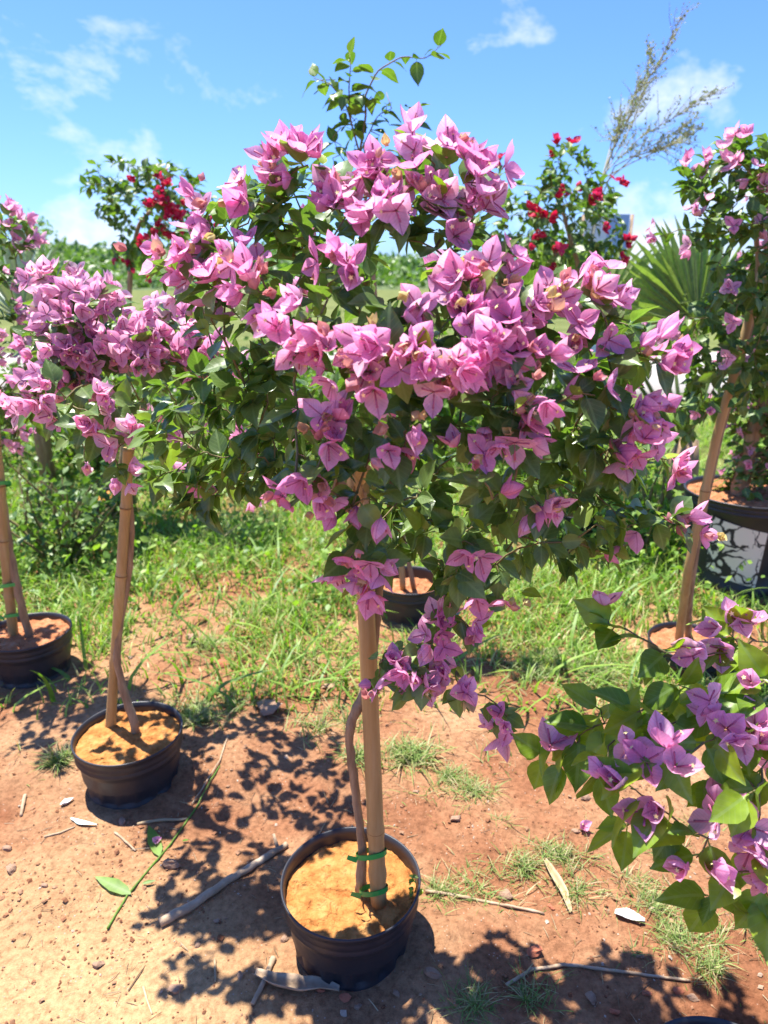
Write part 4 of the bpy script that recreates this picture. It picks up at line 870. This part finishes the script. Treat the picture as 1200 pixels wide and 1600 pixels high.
while n < 95000:
    y = 2.15 + 6.4 * r.random() ** 1.7; x = r.uniform(-0.75 * y - .4, 0.75 * y + .4)
    edge = 2.95 + 0.30 * noise.noise(Vector((x * 1.3, 7, 0))) - 0.35 * max(0, min(1, x)) 
    dn = noise.noise(Vector((x * 1.6, y * 1.6, 2))) 
    pr = 1.0 if y > edge + .3 else max(0.0, (y - edge + .75) / 1.05) * (1 if dn > 0.0 else 0.25)
    if y > edge + .3 and dn < -0.32: pr = 0.35
    n += 1
    if r.random() > pr or near_pot(x, y): continue
    pos.append((x, y, gz(x, y))); tall = 0.6 + 0.6 * max(0, dn) + 0.35 * min(1, max(0, y - edge)); ht.append(r.uniform(.05, .19) * tall); wd.append(r.uniform(.005, .011))
stuff(tag(obj('grass', blades('grass', pos, np.array(ht), np.array(wd), 'grass', (0.3, 1.2), 3)), 'lush bright green grass growing behind the pots', 'grass'))
# short tufts on the bare soil
r = random.Random(6); pos = []; ht = []; wd = []
for (px, py, rad, n) in [(700, 1215, .16, 420), (640, 1180, .10, 160), (740, 1240, .08, 160), (520, 1140, .12, 260), (560, 1185, .06, 80), (450, 1050, .22, 420), (320, 1010, .16, 220), (330, 1105, .14, 380), (300, 1130, .08, 160), (90, 1195, .06, 130), (60, 1180, .05, 60), (1000, 1370, .07, 260), (1040, 1330, .06, 200), (870, 1340, .09, 300), (820, 1360, .06, 140), (760, 1385, .08, 180), (690, 1395, .06, 130), (1020, 1420, .06, 200), (1050, 1470, .06, 180), (1150, 1480, .10, 420), (1180, 1530, .07, 220), (1110, 1520, .05, 120), (820, 1565, .07, 170), (740, 1580, .06, 140), (900, 1400, .07, 110), (960, 1470, .08, 120), (520, 1270, .04, 60), (780, 1280, .04, 50), (590, 1300, .04, 40), (680, 1000, .25, 500), (850, 1040, .25, 700), (950, 1060, .22, 500), (420, 960, .2, 300), (260, 900, .25, 400), (150, 860, .3, 400), (80, 820, .3, 400), (960, 1180, .12, 90), (1090, 1290, .05, 60), (180, 1010, .07, 60)]:
    c = atZ(px, py, 0)
    for k in range(n * 2):
        q = abs(r.gauss(0, .55)) * rad; a = r.uniform(0, 6.28); x = c.x + math.cos(a) * q * 1.25; y = c.y + math.sin(a) * q
        if noise.noise(Vector((x * 9, y * 9, 4))) < -0.12 or near_pot(x, y): continue
        pos.append((x, y, gz(x, y))); ht.append(r.uniform(.015, .055) * (1 + .6 * (y > 1.9))); wd.append(r.uniform(.0016, .0038) * (1 + .8 * (y > 1.9)))
stuff(tag(obj('grass_tufts', blades('grass_tufts', pos, np.array(ht), np.array(wd), 'short_grass', (0.3, 1.6), 4)), 'thin short grass tufts scattered over the bare red soil', 'grass'))
# broad-bladed grass and herb weeds among the lush grass
r = random.Random(8); pos = []; ht = []; wd = []
for k in range(1500):
    y = 2.2 + 4.5 * r.random() ** 1.6; x = r.uniform(-.7 * y, .7 * y)
    if (y < 2.9 and r.random() < .75) or near_pot(x, y): continue
    pos.append((x, y, gz(x, y))); ht.append(r.uniform(.10, .30)); wd.append(r.uniform(.010, .020))
stuff(tag(obj('broad_grass', blades('broad_grass', pos, np.array(ht), np.array(wd), 'weed', (0.5, 1.5), 9, segs=4)), 'broad-bladed weeds arching among the lush grass', 'weeds'))
lm = []; r = random.Random(9)
for k in range(330):
    y = r.uniform(3.0, 7.0); x = r.uniform(-.75 * y, .75 * y)
    if near_pot(x, y): continue
    h = r.uniform(.12, .42)
    for z in range(22):
        p = Vector((x, y, gz(x, y))) + Vector((r.gauss(0, .10), r.gauss(0, .10), h * r.random() ** .7)); lm.append(frame(p, rv3(r) + Vector((0, 0, -.1)), Vector((0, 0, 1)) + rv3(r, .4), r.uniform(.025, .055)))
V, F, U, RN, MI = merge(leaf_lo, lm, [r.randrange(2) for _ in lm], [r.random() for _ in lm]); stuff(tag(obj('herb_weeds', mesh('herb_weeds', V, F, M['weed'], uv=U, rnd=RN)), 'small-leaved green weeds covering the ground toward the road', 'weeds'))

# ------------------------------------------------------------------ litter on the soil
def G(px, py, up=0.0): p = atZ(px, py, 0.0); return Vector((p.x, p.y, gz(p.x, p.y) + up))
def stone_mesh(seed, m, flat=0.6):
    import bmesh
    rs_ = random.Random(seed * 7 + 1); cuts = [(rv3(rs_).normalized(), rs_.uniform(.45, .8)) for _ in range(9)]
    bm = bmesh.new(); bmesh.ops.create_icosphere(bm, subdivisions=2, radius=1); 
    for v in bm.verts:
        q = v.co.copy(); d = 1 + 0.45 * noise.noise(q * 1.1 + Vector((seed * 5, 0, 0))) + 0.15 * noise.noise(q * 3 + Vector((0, seed * 3, 0)))
        for pn, pd in cuts:
            e_ = q.dot(pn) - pd
            if e_ > 0: q = q - pn * e_
        v.co = Vector((q.x * d, q.y * d * .75, max(-.7, min(.75, q.z * d)) * flat))
    me = bpy.data.meshes.new('stone'); bm.to_mesh(me); bm.free(); me.materials.append(m); return me
SM = [stone_mesh(k, M['stone']) for k in range(5)] + [stone_mesh(17, M['stone'], .3)]; BM_ = [stone_mesh(k + 9, M['brick'], .5) for k in range(2)]
def rock(px, py, wpx, me, name, label, cat, group=None, rz=0):
    p = G(px, py); Z = (p - CAM).dot(FW); s = wpx / FPX * Z / 2
    o = tag(obj(name, me, None, M=Matrix.Translation(p + Vector((0, 0, s * .28))) @ Euler((rng.uniform(-.2, .2), rng.uniform(-.2, .2), rz)).to_matrix().to_4x4() @ Matrix.Scale(s, 4)), label, cat, group); return o
rock(268, 1354, 30, SM[0], 'stone', 'flat grey stone lying beside the thin green cane', 'stone')
rock(275, 1547, 27, SM[1], 'stone', 'brown angular stone alone on sunlit bare soil', 'stone')
rock(154, 1510, 20, SM[2], 'stone', 'pale square stone chip on the sunlit sandy soil', 'stone')
rock(418, 1115, 50, SM[5], 'stone', 'long pale stone in front of the grass behind the pots', 'stone', rz=-.1)
rock(790, 1404, 24, SM[4], 'stone', 'smooth cream pebble beside the dry root and curled leaf', 'stone')
rock(676, 1537, 30, SM[0], 'stone', 'pale lumpy stone at the right foot of the main pot', 'stone')
rock(1060, 1548, 20, BM_[0], 'brick_fragment', 'orange brick fragment near the end of the long dry root', 'brick')
rock(835, 1490, 30, BM_[1], 'brick_fragment', 'red brick fragment at the edge of the flower shadow', 'brick', rz=.6)
rr_ = random.Random(12)
for (px, py, w_) in [(20, 1360, 22), (10, 1325, 18), (190, 1285, 16), (150, 945, 22), (130, 955, 26), (515, 1075, 26), (350, 1040, 24), (300, 1000, 26), (540, 1560, 22), (500, 1550, 18), (712, 1283, 20), (1010, 1555, 16), (1082, 1560, 17), (925, 1560, 24), (960, 1580, 18), (620, 1560, 16), (375, 1530, 14), (310, 1480, 12), (70, 1390, 14), (860, 1420, 14), (1000, 1500, 13), (560, 1575, 15), (735, 1560, 15), (445, 1470, 14), (340, 1440, 12), (900, 1300, 14), (915, 1250, 18), (650, 1240, 12)]:
    rock(px, py, w_, SM[rr_.randrange(5)] if rr_.random() < .75 else BM_[0], 'stone', 'small earthy stone lying loose on the red soil', 'stone', 'small stones on the soil', rr_.uniform(0, 3))
# gravel and straw nobody could count
r = random.Random(14); V0 = []; lm = []
oct_ = (np.array([(1, 0, 0), (-1, 0, 0), (0, .8, 0), (0, -.8, 0), (.2, .1, .6), (0, 0, -.5), (.6, .5, .3), (-.5, .4, .35)]), [[0, 6, 4], [6, 2, 4], [2, 7, 4], [7, 1, 4], [1, 3, 4], [3, 0, 4], [0, 2, 6], [2, 1, 7], [2, 0, 5], [1, 2, 5], [3, 1, 5], [0, 3, 5]], np.full((8, 2), .3))
for k in range(12000):
    y = 0.85 + 2.3 * r.random() ** 1.3; x = r.uniform(-.62 * y - .15, .62 * y + .15)
    if near_pot(x, y): continue
    if noise.noise(Vector((x * 2.2, y * 2.2, 8))) < -0.05 and r.random() < .7: continue
    s = r.uniform(.0012, .0046) * (1 if r.random() < .88 else r.uniform(1.5, 2.8)); lm.append(Matrix.Translation((x, y, gz(x, y) + s * .25)) @ Euler((r.uniform(-.6, .6), r.uniform(-.6, .6), r.uniform(0, 6))).to_matrix().to_4x4() @ Matrix.Diagonal((s, s, s * r.uniform(.6, 1), 1)))
V, F, U, RN, MI = merge([oct_], lm, [0] * len(lm), [r.random() for _ in lm]); stuff(tag(obj('gravel', mesh('gravel', V, F, M['gravel'], uv=U, rnd=RN, smooth=False)), 'tiny clods and grit strewn over the red soil', 'gravel'))
stw = (np.array([(-.03, 0, 0), (.03, 0, 0), (0, 0, .04), (-.03, .5, .03), (.03, .5, .03), (0, .5, .07), (-.02, 1, 0), (.02, 1, 0), (0, 1, .03)]), [[0, 1, 4, 3], [1, 2, 5, 4], [2, 0, 3, 5], [3, 4, 7, 6], [4, 5, 8, 7], [5, 3, 6, 8]], np.full((9, 2), .3)); lm = []
for k in range(1300):
    y = 0.9 + 2.4 * r.random() ** 1.2; x = r.uniform(-.62 * y - .15, .62 * y + .15)
    if near_pot(x, y): continue
    ln = r.uniform(.008, .035) * (1 if r.random() < .93 else 1.8); a = r.uniform(0, 6.28); lm.append(frame(Vector((x, y, gz(x, y) + .002)), Vector((math.cos(a), math.sin(a), r.uniform(-.03, .12))), Vector((0, 0, 1)), ln) @ Matrix.Diagonal((r.uniform(.35, 1.0), 1, 1, 1)))
V, F, U, RN, MI = merge([stw], lm, [0] * len(lm), [r.random() for _ in lm]); stuff(tag(obj('straw', mesh('straw', V, F, M['straw'], uv=U, rnd=RN, smooth=False)), 'short bits of dry straw and twig on the soil', 'straw'))
# sticks, canes and roots
def stick(name, pxs, rad, mk, label, cat, lift=0.6, n=8, knots=True):
    P = [G(x, y) for x, y in pxs]; pts = []; rd = []
    for i in range(len(P) - 1):
        K = max(4, int((P[i + 1] - P[i]).length / .012))
        for k in range(K): 
            p = P[i].lerp(P[i + 1], k / K); p.z = gz(p.x, p.y); pts.append(p)
    pts.append(P[-1]); m_ = len(pts)
    zs = [p.z for p in pts]; 
    for i in range(m_): pts[i].z = max(zs[max(0, i - 4):i + 5]) * .7 + .3 * zs[i] + rad * lift; pts[i] += rv3(rng, rad * .07)
    rd = [rad * (1 - .3 * i / m_) * (rng.uniform(.92, 1.08) + (.18 if knots and rng.random() < .06 else 0)) for i in range(m_)]
    mb = MB(); mb.tube(pts, rd, n); b = P[0]; o = mb.build(name, [M[mk]], None, b); o.location = b; return tag(o, label, cat)
stick('fallen_branch', [(250, 1447), (300, 1420), (350, 1388), (400, 1355), (448, 1322)], .0115, 'wood', 'thick dry fallen branch on the soil left of the main pot', 'branch')
mbk = MB(); e = G(436, 1330); mbk.tube([e, e + Vector((-.012, .02, .02)), e + Vector((-.018, .03, .035))], [.006, .005, .004], 6); mbk.build('twig_stub', [M['wood']], bpy.data.objects['fallen_branch'], G(250, 1447))
stick('long_root', [(790, 1545), (830, 1520), (880, 1510), (960, 1518), (1020, 1528), (1078, 1534)], .0042, 'wood', 'long thin dry root curving through the shadow by the grass tufts', 'root', n=6)
stick('dry_root', [(665, 1395), (700, 1402), (760, 1412), (800, 1420), (850, 1432)], .0042, 'wood', 'dry root lying right of the main pot below the grass', 'root', n=6)
stick('thin_vine', [(358, 1165), (345, 1205), (322, 1235), (300, 1262)], .0028, 'wood', 'thin curved vine stem on shaded soil between the two pots', 'vine', n=5)
stick('dry_stalk', [(215, 1290), (250, 1284), (292, 1282)], .005, 'straw', 'pale flattened dry stalk in front of the slanting pot', 'stalk', n=6)
stick('dry_twig', [(70, 1312), (95, 1306), (118, 1297)], .003, 'wood', 'short dark twig on the soil near the plastic scrap', 'twig', n=5)
stick('dry_twig', [(180, 1305), (196, 1318), (212, 1332)], .0035, 'wood', 'grey twig pointing at the thin green cane', 'twig', n=5)
stick('straw_stalk', [(224, 1543), (230, 1565), (238, 1587)], .0028, 'straw', 'pale yellow straw stalk on the open sunlit soil', 'straw', n=5)
stick('straw_stalk', [(336, 1503), (337, 1522), (337, 1538)], .0034, 'straw', 'short wide straw piece beside the brown stones', 'straw', n=5)
stick('wood_chip', [(428, 1500), (420, 1520), (410, 1545), (395, 1575)], .007, 'wood', 'splintered pale wood chip crossing the curled bark strip', 'wood')
stick('wood_chip', [(40, 1245), (36, 1262), (33, 1275)], .006, 'wood', 'dark splintered wood chip on soil left of the slanting pot', 'wood')
g = stick('green_cane', [(168, 1452), (200, 1400), (255, 1335), (300, 1275), (345, 1210)], .0032, 'weed', 'thin green grass cane with blade leaves lying on the soil', 'cane', n=5)
GBm = shp_mesh('cane_leaf', blade_shape([(0, .01), (.15, .10), (.45, .14), (.75, .08), (1, 0)], COLS5, .3, .05, .01, 1), M['weed']); b0 = G(168, 1452)
for (p0, p1) in [((205, 1400), (148, 1378)), ((222, 1384), (245, 1380)), ((250, 1340), (232, 1293)), ((285, 1315), (296, 1318))]:
    a = G(*p0, .006); c = G(*p1, .012); obj('cane_leaf', GBm, g, M=Matrix.Translation(-b0) @ frame(a, c - a, Vector((0.1, -.3, 1)), (c - a).length))
# curled bark strip, dry leaves, scraps
def curl(name, pxs, wid, mk, label, cat, curlz=.5, lift=.004):
    P = [G(x, y) for x, y in pxs]; v = []; n = 7; K = 24; f = []
    for i in range(K):
        t = i / (K - 1) * (len(P) - 1); j = min(len(P) - 2, int(t)); p = P[j].lerp(P[j + 1], t - j); tg = (P[j + 1] - P[j]).normalized(); sd = Vector((-tg.y, tg.x, 0)); ww = wid * (math.sin(math.pi * (.12 + .8 * i / (K - 1))) ** .6) * (1 + .12 * noise.noise(Vector((i * .35, pxs[0][0], 0))))
        for q in range(n):
            a = (q / (n - 1) - .5); v.append(p + sd * (a * ww * (1 - .3 * curlz)) + Vector((0, 0, lift + curlz * ww * (abs(a) * 1.3) ** 1.5 + .002 * math.sin(i * .35 + q * .7))))
    for i in range(K - 1):
        for q in range(n - 1): f.append([i * n + q, i * n + q + 1, (i + 1) * n + q + 1, (i + 1) * n + q])
    b = P[0]; me = mesh(name, np.array([tuple(x) for x in v]) - np.array(b), f, M[mk], uv=np.full((len(v), 2), .3)); o = obj(name, me, None, b); so_ = o.modifiers.new('s', 'SOLIDIFY'); so_.thickness = .0012; return tag(o, label, cat)
curl('bark_strip', [(398, 1528), (430, 1545), (470, 1552), (500, 1548), (530, 1552)], .045, 'wood', 'curled grey bark strip lying against the foot of the main pot', 'bark', 1.0)
curl('curled_leaf', [(850, 1352), (862, 1375), (880, 1400), (890, 1432)], .032, 'straw', 'long tan curled dry leaf standing out among green tufts', 'dry leaf', 1.1)
curl('white_fragment', [(960, 1432), (980, 1438), (1006, 1447)], .030, 'white_scrap', 'white flaky fragment lying on the tufted soil', 'scrap', .25, .008)
curl('plastic_scrap', [(112, 1282), (125, 1292), (152, 1296)], .016, 'plastic_scrap', 'crumpled pale turquoise plastic scrap in front of the slanting pot', 'scrap', .5)
curl('plastic_scrap', [(95, 1262), (105, 1258), (116, 1252)], .022, 'white_scrap', 'white folded scrap beside the slanting pot', 'scrap', .8)
curl('dry_leaf', [(60, 950), (90, 930), (110, 920)], .06, 'leaf_dry', 'brown dead leaf heap beside the pot of dark red soil', 'dry leaf', .5)
curl('green_leaf', [(290, 1012), (330, 1005), (412, 995)], .03, 'weed', 'single long green blade lying across the patchy soil', 'leaf', .3)
def fallen(px, py, bk, label, s=.034):
    p = G(px, py, .012); f = tag(obj('fallen_flower', floret_mesh(1), None, M=frame(p, Vector((1, .2, .1)), Vector((-.3, -.6, .6)), s)), label, 'flower')
    for q, b in enumerate(FLV[1][0]): obj('bract', bract_meshes(bk)[q], f, M=b)
fallen(910, 1297, 'bract_pink', 'fallen mauve flower on the bare soil under the lime-leaved plant', .03)
fallen(246, 1318, 'bract_pale', 'fallen pale flower beside a leaf of the green cane', .02)
# seedling in the main pot
sd_ = atZ(648, 1395, .155); T = thing('seedling', 'tiny bright green seedling sprouting at the rim of the main pot', 'seedling', sd_); mb = MB()
mb.tube([sd_, sd_ + Vector((.004, 0, .02)), sd_ + Vector((.0, -.004, .04))], [.0015, .0012, .001], 5); mb.build('stem', [M['weed']], T, sd_)
for k in range(9): obj('leaf', leaf_meshes('leaf_lime')[k % 8], T, M=frame(Vector((rng.uniform(-.022, .02), rng.uniform(-.02, .012), rng.uniform(.008, .038))), rv3(rng) * .6 + Vector((0, 0, .1)), Vector((0, -.2, 1)), .018))
